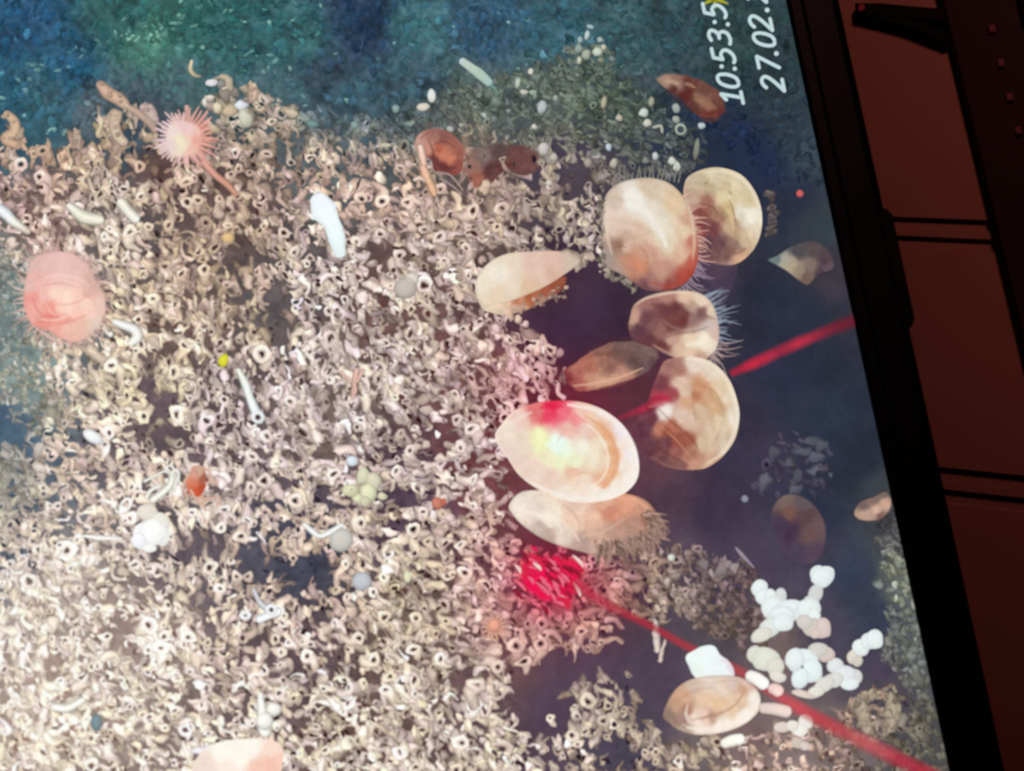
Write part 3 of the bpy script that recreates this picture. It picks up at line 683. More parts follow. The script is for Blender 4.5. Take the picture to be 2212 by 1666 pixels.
sh5 = creature('scallop', 'brightest cream scallop with a glowing yellow-white middle and an orange arc')
mb = MB(); shape(mb, [(1070,938),(1085,915),(1110,888),(1160,870),(1205,866),(1255,869),(1302,885),(1342,915),(1368,955),(1380,1000),(1375,1037),(1350,1065),(1310,1081),(1260,1086),(1210,1078),(1160,1056),(1120,1025),(1095,988),(1076,962)],
 [(1095,925,242,224,208),(1120,905,238,205,192),(1160,885,222,120,118),(1195,878,230,48,82),(1185,892,232,70,98),(1215,892,238,112,128),(1240,905,240,150,148),(1255,888,242,200,182),(1285,900,240,205,180),(1300,890,242,222,212),(1340,930,242,228,238),(1366,985,244,234,236),(1362,1035,248,240,230),
  (1310,1070,244,235,220),(1225,1068,242,228,212),(1150,1040,236,215,200),(1105,980,234,212,200),(1130,960,236,215,198),(1165,945,240,242,190),(1172,962,238,240,186),(1205,960,232,252,246),(1215,975,236,248,222),(1210,1000,240,242,200),(1180,990,238,232,195),(1260,965,240,238,218),(1240,1000,238,238,205),(1282,990,240,228,205),
  (1270,930,236,205,190),(1230,925,238,190,178),(1290,925,234,185,152),(1312,945,230,176,136),(1324,972,226,170,128),(1328,1000,230,178,138),(1316,1020,234,182,142),(1300,1042,232,176,146),(1298,958,240,222,198),(1305,1000,238,215,190),(1345,1005,242,230,216),(1340,960,240,226,214),(1330,1050,246,236,222),(1255,1038,240,216,196),
  (1190,1030,236,206,190),(1160,1010,238,212,196),(1240,1020,232,190,165),(1280,1060,244,230,214),(1130,1000,236,210,196)],
 HC + 1.2e-4, soft=5, rings=(1100, 950, 30, 2.0), edge=.05, grain=5)
mb.build('shell', sh5)

strokes('shell_strokes', sh5, [([(1225,874),(1285,886),(1334,917),(1361,957),(1371,1000),(1366,1035),(1343,1058),(1305,1072),(1255,1076),(1205,1068),(1150,1044)],9,(247,238,230),.85),([(1262,898),(1298,920),(1325,955),(1333,1000),(1322,1032),(1300,1055)],6,(226,160,118),.75),([(1245,905),(1285,930),(1310,970),(1312,1010),(1292,1042),(1250,1056)],3.5,(246,236,216),.8),
 ([(1200,965),(1212,940),(1230,925),(1252,940)],3,(228,175,150),.5),([(1240,1030),(1262,1020),(1285,1028)],3,(224,170,140),.6),([(1140,1010),(1180,1038),(1230,1050)],5,(234,208,192),.5),([(1090,925),(1120,905),(1150,890)],6,(244,226,214),.6),([(1165,882),(1190,876),(1218,880)],7,(228,38,74),.75),([(1212,896),(1245,905),(1268,915)],7,(240,130,140),.55),([(1175,962),(1198,962),(1222,970)],10,(236,250,236),.7)], HC + 1.27e-4)
sh6 = creature('scallop', 'peach scallop with a bristly brown margin, lying beneath the brightest shell')
mb = MB(); shape(mb, [(1100,1090),(1130,1062),(1200,1060),(1300,1060),(1350,1066),(1392,1080),(1418,1108),(1430,1145),(1408,1172),(1370,1192),(1300,1200),(1240,1188),(1180,1168),(1135,1140),(1108,1112)],
 [(1115,1095,240,228,212),(1150,1110,232,215,200),(1190,1120,244,232,212),(1215,1150,232,212,196),(1240,1120,236,205,180),(1280,1125,232,190,165),(1240,1090,232,200,182),(1320,1105,214,148,122),(1350,1085,226,162,132),(1385,1100,205,150,126),(1400,1125,150,105,90),(1380,1140,178,136,120),(1330,1150,186,146,130),
  (1290,1160,210,172,152),(1260,1175,190,160,148),(1420,1150,150,115,105),(1370,1170,165,136,124),(1160,1140,205,185,172),(1310,1085,226,175,148),(1180,1160,190,165,152)],
 HC + 9e-5, soft=5, grain=16, gs=6, edge=-.1)
mb.build('shell', sh6)
mb = MB()
for k in range(210):
    t = rr.random(); p_ = smooth_open([(1420,1110),(1428,1150),(1400,1178),(1350,1195),(1290,1200)], 131)[int(t * 130)]
    a = math.radians(15 + 80 * t + rr.uniform(-30, 30)); L = rr.uniform(12, 34)
    q = (p_[0] - rr.uniform(0, 40) * math.cos(a), p_[1] - rr.uniform(0, 40) * math.sin(a))
    ribbon(mb, [q, (q[0] + L * math.cos(a), q[1] + L * math.sin(a))], [2.4, .8], np.array((176, 142, 128)) * rr.uniform(.62, 1.15), HC + 9.5e-5 + k * 1e-7, n=4, prof=(.75, 1.05, .75), offs=(-1, 0, 1), cap=False)
tag(mb.build('bristle_margin', sh6), 'fuzzy brown bristles')

strokes('shell_strokes', sh6, [([(1128,1102),(1160,1112),(1190,1140)],6,(246,238,226),.7),([(1165,1105),(1200,1125),(1216,1155)],5,(246,236,220),.6),([(1215,1090),(1240,1110),(1255,1140)],4,(205,165,150),.6),([(1330,1075),(1375,1082),(1405,1105),(1418,1130)],4,(236,180,150),.7),([(1290,1100),(1320,1120),(1340,1145)],6,(205,135,110),.5),([(1255,1160),(1300,1150),(1350,1120)],5,(226,185,160),.5),([(1388,1105),(1402,1120)],4,(120,80,68),.7),([(1240,1150),(1252,1172)],4,(244,226,205),.7)], HC + 9.3e-5)
sh7 = creature('scallop', 'scallop seen edge-on with a cream upper valve, poking out of the worm tubes')
mb = MB(); shape(mb, [(1032,640),(1050,650),(1090,640),(1150,625),(1200,600),(1222,605),(1212,628),(1180,650),(1140,668),(1100,680),(1070,678),(1045,668)],
 [(1050,655,232,210,185),(1080,668,228,202,178),(1120,665,200,165,145),(1150,645,168,95,65),(1180,630,160,85,60),(1205,612,150,82,62),(1190,645,140,108,102),(1120,650,190,130,98),(1090,655,225,190,160),(1170,655,175,135,118)], HC + 3e-5, centre=(1125, 650), soft=5, grain=22, gs=5, edge=-.12, rough=.2)
mb.build('lower_valve', sh7)
mb = MB(); shape(mb, [(1027,630),(1030,602),(1052,571),(1092,549),(1150,543),(1210,543),(1244,556),(1252,568),(1212,598),(1172,622),(1118,645),(1075,657),(1050,662),(1034,650)],
 [(1045,620,238,226,205),(1080,590,238,228,212),(1100,560,232,212,190),(1150,560,228,196,180),(1200,562,222,188,172),(1235,565,212,190,172),(1160,590,226,196,178),(1110,615,234,216,196),(1070,640,230,208,182),(1140,620,222,190,160),(1195,590,216,180,160),(1040,645,232,215,190)], HC + 5e-5, soft=8, grain=6, edge=-.1, rings=(1240, 565, 34, 1.5))
tag(mb.build('upper_valve', sh7), 'smooth cream upper valve')
mb = MB()
for k in range(26):
    x = rr.uniform(1120, 1225); y = 700 - (x - 1050) * .42 + rr.uniform(-14, 14)
    blob(mb, x, y, rr.uniform(2.5, 6), rr.uniform(2, 5), rr.uniform(0, 180), np.array((200, 165, 148)) * rr.uniform(.6, 1.1), HC + 5.5e-5 + k * 1e-7, wob=.6, seed=k, n=10)
tag(mb.build('silt_crust', sh7), 'pale grit along the shell gape')

sh8 = creature('scallop', 'dim reddish brown shell between the brightest scallop and the bluish-tentacled one')
mb = MB(); shape(mb, [(1218,803),(1240,785),(1290,752),(1340,736),(1398,744),(1420,768),(1402,800),(1355,822),(1302,838),(1255,846),(1230,832)],
 [(1240,800,170,100,90),(1270,790,176,112,96),(1310,765,140,98,86),(1340,755,118,88,82),(1390,760,120,96,92),(1370,785,110,84,82),(1320,800,150,105,92),(1280,822,205,150,126),(1310,825,208,158,132),(1350,810,178,130,112),(1250,835,170,90,84),(1330,815,190,140,118),(1400,785,104,78,80),(1225,810,140,62,66)], HC + 3e-5, soft=5, grain=22, gs=5, edge=-.15, rough=.12)
mb.build('shell', sh8)

strokes('shell_strokes', sh8, [([(1238,834),(1285,828),(1340,815),(1390,795)],4.5,(222,178,150),.8),([(1262,842),(1320,836),(1370,818)],3,(150,80,80),.6),([(1230,800),(1270,780),(1310,770)],6,(190,125,108),.5),([(1330,745),(1370,742),(1405,755)],5,(120,100,95),.5)], HC + 3.6e-5)
sh9 = creature('scallop', 'small pink-lipped scallop resting against the white sponge lumps, low in the picture')
mb = MB(); shape(mb, [(1432,1545),(1450,1502),(1476,1476),(1512,1463),(1560,1459),(1602,1465),(1632,1486),(1643,1512),(1636,1540),(1606,1566),(1560,1583),(1510,1588),(1470,1579),(1445,1562)],
 [(1445,1545,150,125,112),(1465,1525,195,155,128),(1480,1505,212,170,140),(1500,1485,214,190,172),(1530,1475,224,205,192),(1560,1490,232,212,192),(1580,1475,222,198,186),(1605,1490,212,170,142),(1612,1478,222,190,175),(1628,1512,244,234,222),(1608,1545,250,242,230),(1560,1568,248,236,222),(1510,1565,246,228,212),
  (1495,1545,244,222,206),(1520,1552,238,205,190),(1540,1548,200,165,145),(1480,1572,190,165,150),(1550,1520,232,196,160),(1525,1510,230,198,168),(1580,1530,230,200,170),(1600,1520,226,195,168),(1486,1535,175,130,110),(1475,1555,160,130,118)],
 HC + 9e-5, soft=4.5, grain=8, edge=-.12, rings=(1500, 1560, 22, 3))
mb.build('shell', sh9)

strokes('shell_strokes', sh9, [([(1482,1572),(1530,1577),(1585,1560),(1628,1530),(1639,1508)],9,(250,240,226),.8),([(1490,1556),(1535,1548),(1575,1532),(1600,1508),(1608,1482)],3.5,(190,145,118),.75),([(1486,1520),(1482,1545),(1492,1566)],4,(246,226,212),.7),([(1540,1478),(1575,1470),(1600,1478),(1605,1490)],3,(205,178,165),.6),([(1470,1510),(1500,1492),(1540,1486)],4,(190,150,120),.45),([(1515,1552),(1535,1546),(1548,1548)],4,(160,125,105),.7),([(1445,1530),(1460,1560),(1490,1580)],4,(140,112,100),.5)], HC + 9.6e-5)
sh10 = creature('scallop', 'overexposed cream shell with a pink side, cut by the lower edge of the photo')
mb = MB(); shape(mb, [(415,1668),(424,1640),(442,1618),(475,1603),(520,1597),(565,1596),(598,1604),(612,1622),(610,1650),(596,1690),(520,1710),(430,1700)],
 [(480,1620,255,250,238),(540,1615,255,251,240),(520,1640,255,248,236),(590,1620,252,225,208),(585,1650,250,200,182),(560,1660,248,205,186),(605,1640,250,208,190),(440,1655,242,222,208),(500,1665,252,236,222)], HC + 3e-5, soft=6, grain=6)
mb.build('shell', sh10)
sh11 = creature('scallop', 'faint brown scallop in the dark water above the knobbly white sponge')
mb = MB(); shape(mb, [(1668,1110),(1688,1076),(1718,1071),(1752,1088),(1776,1122),(1782,1160),(1772,1200),(1742,1216),(1702,1200),(1676,1160)],
 [(1695,1078,118,98,95),(1705,1108,116,82,74),(1735,1085,100,88,92),(1740,1115,92,70,74),(1770,1140,104,82,84),(1750,1155,104,78,78),(1710,1145,72,54,74),(1690,1130,70,58,80),(1720,1190,76,64,84),(1765,1190,84,68,84)], HC, soft=6, grain=7, feather=.05)
mb.build('shell', sh11)
sh12 = creature('scallop', 'dim pinkish shell touching the black lower rail, cream streak across it')
mb = MB(); shape(mb, [(1845,1110),(1858,1085),(1888,1074),(1912,1062),(1924,1078),(1922,1100),(1902,1122),(1862,1124)],
 [(1865,1090,120,100,95),(1890,1080,135,112,104),(1875,1110,190,158,140),(1895,1103,214,178,156),(1912,1090,200,162,142),(1905,1070,120,105,98),(1905,1115,120,92,86),(1860,1118,180,150,132)], HC, soft=4, grain=12, gs=5, edge=-.2)
mb.build('shell', sh12)
sh13 = creature('scallop', 'ghostly grey translucent shell in open water above the outgoing laser line')
mb = MB(); shape(mb, [(1664,562),(1685,552),(1718,531),(1758,525),(1788,545),(1796,578),(1765,592),(1745,612),(1728,605),(1702,585),(1680,572)],
 [(1675,562,112,124,126),(1692,566,172,168,152),(1712,574,176,162,138),(1728,582,150,132,116),(1750,575,128,110,102),(1745,598,122,98,90),(1755,545,88,78,80),(1725,545,78,74,80),(1780,560,84,70,76),(1790,580,104,86,92),(1775,590,80,64,74)], HC, soft=4.5, grain=10, feather=.10)
mb.build('shell', sh13)
sh14 = creature('scallop', 'rusty orange scallop beside the white time digits')
mb = MB(); shape(mb, [(1424,172),(1450,162),(1490,168),(1530,184),(1556,205),(1560,232),(1550,252),(1520,254),(1495,238),(1474,215),(1446,195)],
 [(1440,176,188,152,128),(1462,184,180,140,118),(1490,180,120,72,60),(1520,196,128,86,72),(1510,212,166,124,98),(1528,226,166,118,94),(1545,225,128,82,70),(1480,205,108,52,46),(1500,230,110,66,58),(1530,248,126,62,54),(1550,245,120,60,54),(1455,192,110,66,60)], HC, soft=5, grain=16, gs=5, feather=.12, gain=(.86, .86, .90), rough=.15)
mb.build('shell', sh14)
strokes('shell_strokes', sh14, [([(1432,176),(1450,176),(1468,182)],6,(186,158,130),.8),([(1478,180),(1490,183),(1502,190)],5,(176,140,115),.7),([(1436,196),(1470,218),(1500,246)],7,(60,42,52),.7),([(1500,215),(1525,222),(1548,236)],8,(158,116,92),.6),([(1505,246),(1530,252),(1552,248)],3,(120,66,56),.8),([(1512,258),(1535,262),(1556,256)],3,(110,66,60),.6)], HC + 6e-6)

# ------------------------------------------------------------------ anemones
an1 = creature('sea_anemone', 'star-shaped pale pink anemone with a cream middle at the top of the turf')
mb = MB(); rr = random.Random(9); B = []; D = []; Ls = []
for k in range(84):
    a = k / 84 * 2 * math.pi + rr.uniform(-.05, .05); R0 = 24
    B.append((398 + R0 * math.cos(a), 298 + R0 * math.sin(a))); a2 = a + rr.uniform(-.15, .15); D.append((math.cos(a2), math.sin(a2)))
    Ls.append(rr.uniform(30, 52) * (1.08 if math.cos(a) > 0 else .9))
def ac(x, y):
    t = (x - 375) / 45
    return np.array((232, 205, 205)) * (1 - np.clip(t, 0, 1)) + np.array((226, 162, 148)) * np.clip(t, 0, 1)
for i, (b_, d_, l_) in enumerate(zip(B, D, Ls)):
    spikes(mb, [b_], [d_], [l_], 4.2, ac, HC + 1e-5 + i * 3e-7, r=rr, bend=.06, tip=.35)
tag(mb.build('tentacle', an1), 'ring of pointed pink tentacles')
mb = MB(); shape(mb, ellipse(396, 300, 36, 36, 0, 14, .18, 2), [(385,302,240,228,196),(395,315,240,228,202),(380,290,238,218,210),(405,300,240,205,190),(420,305,232,170,155),(400,275,234,200,196),(415,325,236,190,172),(370,310,236,212,208)], HC + 5e-5, soft=7, grain=4, feather=.22)
tag(mb.build('oral_disc', an1), 'glowing cream middle')
mb = MB(); ribbon(mb, [(440,350),(465,378),(490,398),(510,420)], [9, 8, 8, 6], [(212,160,145),(205,150,132),(196,148,125)], HC + 1e-6)
mb.build('stalk', an1)

an2 = creature('sea_anemone', 'large plump pink anemone with folded body and fine spines')
mb = MB(); B = []; D = []; Ls = []
oc = smooth_closed([(56,605),(68,562),(105,543),(150,545),(188,570),(208,605),(226,645),(222,690),(190,726),(150,740),(108,716),(70,700),(52,658)], 110)
for k in range(110):
    x, y = oc[k]; a = math.atan2(y - 640, x - 135) + rr.uniform(-.3, .3)
    B.append((x - 10 * math.cos(a), y - 10 * math.sin(a))); D.append((math.cos(a), math.sin(a))); Ls.append(rr.uniform(20, 48) * (1.15 if x < 135 else .8))
spikes(mb, B, D, Ls, 2.0, lambda x, y: (212, 172, 162) if x > 70 else (222, 190, 180), HC + 1e-5, r=rr)
tag(mb.build('tentacle', an2), 'fringe of thin pinkish spines')
mb = MB(); shape(mb, [(56,605),(68,562),(105,543),(150,545),(188,570),(208,605),(226,645),(222,690),(190,726),(150,740),(108,716),(70,700),(52,658)],
 [(105,575,230,190,182),(150,580,232,192,184),(90,610,240,188,178),(80,600,232,180,172),(130,605,240,200,190),(120,635,252,216,198),(145,640,252,220,200),(165,635,246,205,190),(95,640,244,190,180),(105,662,236,160,148),(70,645,236,160,150),(80,670,240,178,165),(130,665,248,205,188),(115,685,232,138,130),(150,665,252,216,200),
  (185,650,250,212,196),(165,678,248,196,178),(140,690,240,165,152),(190,640,228,182,168),(150,708,240,192,176),(100,695,230,148,138),(60,620,226,186,176),(205,700,226,200,186),(205,620,216,178,166),(195,670,246,205,190),(175,700,236,190,172),(120,705,236,170,156),(215,660,230,195,180),(75,575,222,184,174)],
 HC + 2e-5, soft=4.5, grain=8, edge=-.06, rough=.1)
mb.build('body', an2)
mb = MB()
for (p_, w_, c_) in [([(95,600),(130,594),(170,602),(195,618)],5,(248,208,195)),([(90,618),(130,612),(175,622)],3,(218,160,150)),([(85,690),(125,690),(165,672),(200,652)],5,(250,212,196)),([(95,705),(140,698),(185,682)],4,(226,148,138)),([(70,640),(80,668),(105,690)],5,(228,140,130)),([(75,705),(105,728),(150,745)],5,(240,196,184)),([(120,660),(160,655),(190,640)],3,(228,160,148)),([(100,655),(110,676),(135,684)],3,(250,200,186))]:
    ribbon(mb, p_, [w_ * .4, w_, w_ * .4], c_, HC + 2.4e-5, prof=(1, 1, 1), offs=(-1, 0, 1), alpha=(0, .85, 0), cap=False)
tag(mb.build('body_fold', an2), 'cream and rose folds')

# ------------------------------------------------------------------ white sponges
def lumps(name, label, L, c=(234, 243, 241), h=HC + 7e-5, parts=None):
    e = creature(name, label)
    order = []
    for gi, grp in enumerate(L):
        mb = MB()
        for j, t in enumerate(grp):
            x, y, rx = t[0], t[1], t[2]; ry = t[3] if len(t) > 3 else rx; an = t[4] if len(t) > 4 else 0
            cc = t[5] if len(t) > 5 else c
            blob(mb, x, y, rx, ry, an, cc, h + gi * 6e-6 + j * 8e-7, wob=.16, seed=gi * 31 + j, n=26, amp=.03, edge=-.085, seg=9)
        mb.build('branch', e)
    return e
G = (205, 200, 192); PK = (222, 204, 198)
lumps('sponge', 'knobbly white branching sponge with a round knob on top, nearest the lower rail',
 [[(1762,1283,15,22,20,(214,216,214)),(1752,1303,18,16,0,(222,226,225)),(1768,1240,18,20,0),(1785,1242,19,20),(1775,1247,24,22)],
  [(1640,1270,17,20,20),(1650,1290,18,18),(1664,1288,14,16),(1687,1288,13,17,0,(218,222,220)),(1668,1312,26,24)],
  [(1710,1318,34,22,5),(1745,1315,28,22,-10),(1758,1330,14,18),(1690,1330,30,24)],
  [(1665,1355,28,20,-40,(228,234,226)),(1645,1372,26,15,-28,(228,226,215)),(1690,1345,24,20)],
  [(1755,1355,22,20,0,(214,205,198)),(1738,1345,18,16,0,(216,208,202)),(1778,1358,18,22,0,PK),(1762,1370,12,10,0,PK)]])
lumps('sponge', 'squat white sponge of rounded lobes with a dark pinhole',
 [[(1630,1415,16,20,10,(226,226,212)),(1655,1425,32,26,15,(228,230,216)),(1675,1440,20,22,20,(226,224,210)),(1680,1462,20,12,20,(232,226,216))],
  [(1783,1413,20,18,30,PK),(1768,1405,22,16,0,(215,212,206)),(1735,1430,34,28,-10,(236,246,244)),(1752,1450,26,26,0,(234,245,243)),(1728,1465,20,22,10,(232,244,243)),(1718,1425,22,24),(1733,1441,3.5,3,0,(120,125,130))],
  [(1780,1480,26,15,-35,(226,224,216)),(1762,1495,20,13,-20,(232,228,218)),(1735,1500,26,8,15,(228,212,200))]])
lumps('sponge', 'white sponge arm reaching out to the open dark water in stacked lobes',
 [[(1805,1440,18,18,0,(228,232,232)),(1845,1462,18,17,0,(224,222,222)),(1825,1460,26,24,0,(230,234,236)),(1835,1478,22,13),(1800,1470,22,16,-20,(226,226,222))],
  [(1845,1418,15,18,30,(226,218,206)),(1860,1400,19,18,20),(1878,1385,20,18,-30),(1890,1382,19,21,0),(1852,1428,12,12,0,(216,206,196))]])
e = creature('sponge', 'plain white wedge-shaped sponge just above the pink-lipped scallop')
mb = MB(); shape(mb, [(1481,1420),(1500,1404),(1525,1394),(1545,1398),(1556,1415),(1574,1428),(1586,1448),(1582,1464),(1548,1462),(1512,1468),(1496,1458),(1488,1440)], [(1530,1430,240,250,249),(1500,1415,240,250,246),(1560,1450,238,247,247),(1500,1455,234,243,236),(1580,1440,232,222,228)], HC + 8e-5, grain=3, edge=-.12, rough=.1)
mb.build('body', e)
for (x0, y0, x1, y1, r, c, lb) in [(1620,1460,1650,1478,14,(246,242,236),'cream finger sponge lying across the laser line'),(1668,1488,1682,1494,13,(238,206,198),'pinkish finger sponge next to the cream one on the laser line'),
    (1648,1530,1700,1538,13,(226,205,196),'pale finger sponge poking out behind the pink-lipped scallop'),(1565,1606,1600,1597,12,(246,244,232),'isolated white bean-shaped sponge under the pink-lipped scallop')]:
    mb = MB(); ribbon(mb, [(x0, y0), ((x0 + x1) / 2, (y0 + y1) / 2 - 2), (x1, y1)], [r * .9, r, r], [c, np.minimum(np.array(c) * 1.04, 255), np.minimum(np.array(c) * 1.06, 255)], HC + 1.5e-4, prof=(.85, 1, 1.03, 1, .84))
    tag(mb.build('finger_sponge', mon), lb)
lumps('sponge', 'cluster of small white knobs at the lower end of the seabed', [[(1690,1572,18,12,0,(226,212,200)),(1740,1560,16,17,0,(240,236,228)),(1728,1578,18,14,0,(244,242,234)),(1712,1568,14,12,0,(238,232,222)),(1722,1605,14,12,0,(212,196,186)),(1738,1612,11,10,0,(222,208,198))]], h=HC + 2e-5)

# ------------------------------------------------------------------ slugs, pebbles and other small finds
def free_shape(name, label, outline, colours, h=HC + 3e-5, **k):
    mb = MB(); shape(mb, outline, colours, h, **k)
    return tag(mb.build(name, mon), label)
mb = MB()
ribbon(mb, [(688,432),(700,455),(716,480),(726,510),(734,548)], [20, 30, 18, 19, 13], [(244,250,255),(246,252,255),(244,253,255),(240,253,255),(232,244,242)], HC + 4e-5, prof=(.9, 1, 1, 1, .93))
tag(mb.build('sea_slug', mon), 'blazing white elongated sea slug on the turf')
mb = MB(); ribbon(mb, [(998,132),(1016,145),(1036,160),(1056,178)], [8, 9, 11, 9], [(190,208,204),(188,206,188),(178,200,184),(168,196,190)], HC + 1e-5, prof=(.9, 1, 1, 1, .85)); ribbon(mb, [(1056,180),(1068,190),(1076,203)], [6, 3, 2], (110, 145, 140), HC + 9e-6)
tag(mb.build('sea_slug', mon), 'pale green slim sea slug against dark teal water')
for (x, y, rx, ry, a, c, nm, lb) in [
  (932,207,9,15,-5,(226,232,224),'pebble','white oval pebble standing above another at the turf crest'),(914,231,14,9,-5,(222,216,200),'pebble','cream pebble lying at the foot of the standing white one'),
  (201,944,24,13,30,(250,252,252),'pebble','bright white pebble among yellowish tubes'),(760,996,13,12,0,(226,236,244),'pebble','small white pebble above the greenish sponge'),
  (782,1256,22,20,20,(200,204,210),'pebble','bluish white fluffy lump in the lower turf'),(737,1166,27,27,0,(212,208,200),'sea_squirt','smooth grey ball beside a white ribbon worm'),
  (208,1562,12,19,0,(130,150,158),'pebble','single blue-grey fleck in the pale turf'),(880,1247,8,13,-10,(232,232,196),'pebble','small yellowish white grain in the lower turf'),
  (492,514,13,11,10,(232,196,142),'pebble','little orange-yellow lump'),(483,779,11,15,20,(226,224,60),'sea_snail','tiny vivid yellow snail'),
  (1728,418,8,8,0,(208,98,98),'laser_dot','small isolated red laser dot near the upper rail'),(1450,1205,8,8,0,(222,222,210),'pebble','tiny white bead above the bristly scallop tip'),
  (1609,1078,8,8,0,(140,145,158),'pebble','tiny grey bead floating in the dark water'),(1371,687,10,13,10,(205,162,142),'pebble','tan bead on the hinge of the bluish-tentacled scallop'),
  (890,602,16,13,20,(228,220,206),'pebble','pale chip leaning on a grey stone'),(876,622,26,24,0,(200,192,182),'pebble','rounded grey stone in the middle of the turf')]:
    mb = MB(); blob(mb, x, y, rx, ry, a, c, HC + 5e-5, wob=.12, seed=int(x), n=24, amp=.06, edge=-.22)
    tag(mb.build(nm, mon), lb)
e = creature('sponge', 'dazzling white lumpy sponge with thin antler-like arms')
mb = MB()
for j, (x, y, rx, ry, a, c) in enumerate([(318,1108,22,18,0,(236,228,214)),(345,1130,22,22,0,(240,238,226)),(350,1160,18,20,0,(246,248,240)),(312,1158,28,30,0,(255,255,255)),(330,1150,30,28,0,(255,255,253)),(322,1184,16,10,0,(250,252,250)),(300,1168,16,18,0,(250,250,255))]):
    blob(mb, x, y, rx, ry, a, c, HC + 4e-5 + j * 1e-6, wob=.2, seed=j, n=24, edge=-.08, amp=.03)
mb.build('body', e)
mb = MB()
for j, (p_, w_) in enumerate([([(312,1040),(335,1028),(354,1018)],3.5),([(354,1018),(368,1022),(376,1030)],3),([(366,1035),(376,1016),(385,1020),(386,1040)],4),([(330,1080),(350,1065),(366,1050),(372,1034)],9),([(316,1075),(325,1060),(345,1050)],5),([(376,1060),(380,1040),(386,1030)],4)]):
    ribbon(mb, p_, [w_, w_ * .8], (240, 238, 226), HC + 4e-5 + j * 1e-6)
mb.build('branch', e)
mb = MB(); ribbon(mb, [(657,1133),(672,1146),(690,1158),(712,1150),(738,1134)], [5, 7, 6, 7, 5], (240, 242, 238), HC + 5.5e-5); tag(mb.build('ribbon_worm', mon), 'bright white curling worm beside the grey ball')
mb = MB(); ribbon(mb, [(183,1158),(215,1162),(262,1164)], [4, 7, 3], (250, 246, 234), HC + 3e-5); tag(mb.build('twig', mon), 'straight cream twig lying in the pale turf')
mb = MB(); ribbon(mb, [(248,695),(265,702),(290,712),(296,728),(282,742)], [7, 10, 12, 14, 8], [(250,248,236),(238,236,232),(240,236,226),(252,250,232)], HC + 3e-5); tag(mb.build('shell_fragment', mon), 'white crooked shell fragment next to the large pink anemone')
mb = MB(); ribbon(mb, [(-20,440),(10,460),(28,478),(60,500)], [12, 13, 11, 8], [(240,244,250),(228,236,244),(235,238,225),(210,195,180)], HC + 2e-5); tag(mb.build('shell_fragment', mon), 'bluish white shard at the outer edge of the turf')
mb = MB(); ribbon(mb, [(262,438),(276,456),(292,472)], [13, 12, 13], [(236,230,214),(232,228,214),(238,236,224)], HC + 2e-5); ribbon(mb, [(150,445),(180,468),(215,475)], [9, 16, 13], [(232,230,216),(228,224,206),(232,228,210)], HC + 2.2e-5); tag(mb.build('shell_fragment', mon), 'stout cream tube pieces above the large pink anemone')
mb = MB(); ribbon(mb, [(560,1338),(580,1330),(600,1322)], [10, 9, 11], (250, 252, 255), HC + 3e-5); ribbon(mb, [(548,1275),(560,1300),(572,1312)], [5, 6, 8], (205, 205, 210), HC + 2.8e-5); ring(mb, 586, 1318, 13, 13, 0, (248, 250, 252), HC + 3.4e-5, hole=.35); ring(mb, 530, 1330, 14, 11, -10, (246, 246, 246), HC + 3.4e-5, hole=.2); tag(mb.build('tube_cluster', mon), 'gleaming white tube cluster above the dark hollow')
mb = MB(); ribbon(mb, [(515,800),(530,830),(538,855),(550,885),(560,905)], [6, 10, 9, 11, 14], [(232,238,222),(236,244,236),(238,246,246),(232,240,240)], HC + 2e-5); ring(mb, 557, 902, 15, 15, 0, (238, 244, 244), HC + 2.6e-5, hole=.4); tag(mb.build('tube_cluster', mon), 'mint white string of tubes trailing from the yellow snail')
mb = MB(); ribbon(mb, [(118,1528),(145,1530),(178,1513)], [10, 10, 8], (252, 248, 234), HC + 2e-5); tag(mb.build('shell_fragment', mon), 'elongated cream fragment in the lowest pale turf')
mb = MB(); ribbon(mb, [(562,1500),(566,1540),(572,1580)], [6, 12, 16], (252, 250, 240), HC + 2e-5); blob(mb, 592, 1534, 16, 15, 0, (252, 250, 242), HC + 2.2e-5, n=20); blob(mb, 572, 1560, 18, 20, 0, (252, 251, 242), HC + 2.4e-5, n=20); tag(mb.build('shell_fragment', mon), 'pair of white blobs above the overexposed shell')
mb = MB()
for j, (x, y, rx, ry, c) in enumerate([(758,1062,18,15,(222,222,182)),(785,1030,16,20,(220,218,190)),(808,1040,18,22,(222,216,190)),(796,1066,22,22,(232,232,196)),(775,1078,14,10,(226,226,190)),(825,1072,11,9,(226,218,190)),(790,1085,12,12,(214,208,180))]):
    blob(mb, x, y, rx, ry, 0, c, HC + 3e-5 + j * 1e-6, wob=.4, seed=j, n=22)
ring(mb, 759, 1058, 10, 9, 0, (224, 224, 192), HC + 4e-5, hole=.3, dark=(190, 188, 150))
tag(mb.build('sponge', mon), 'yellow-green star-shaped sponge in the middle of the turf')
mb = MB()
for j in range(14):
    a = j / 14 * 6.28; ribbon(mb, [(1068, 1355), (1068 + 30 * math.cos(a), 1355 + 30 * math.sin(a))], [6, 2], (214, 160, 140), HC + 1e-5 + j * 1e-7, n=4)
blob(mb, 1068, 1353, 13, 15, 0, (238, 170, 142), HC + 2e-5, n=20); tag(mb.build('sea_anemone', mon), 'tiny peach anemone below the red laser spot')
mb = MB()
for j, (p_, w_) in enumerate([([(738,805),(755,822),(768,830)],4),([(770,800),(766,825),(762,850)],7),([(765,830),(768,845),(760,860)],5),([(785,800),(778,812),(770,825)],5)]): ribbon(mb, p_, [w_, w_ * .7], (222, 182, 168), HC + 1e-5 + j * 1e-7)
tag(mb.build('brittle_star', mon), 'small pinkish forked creature in the middle of the turf')
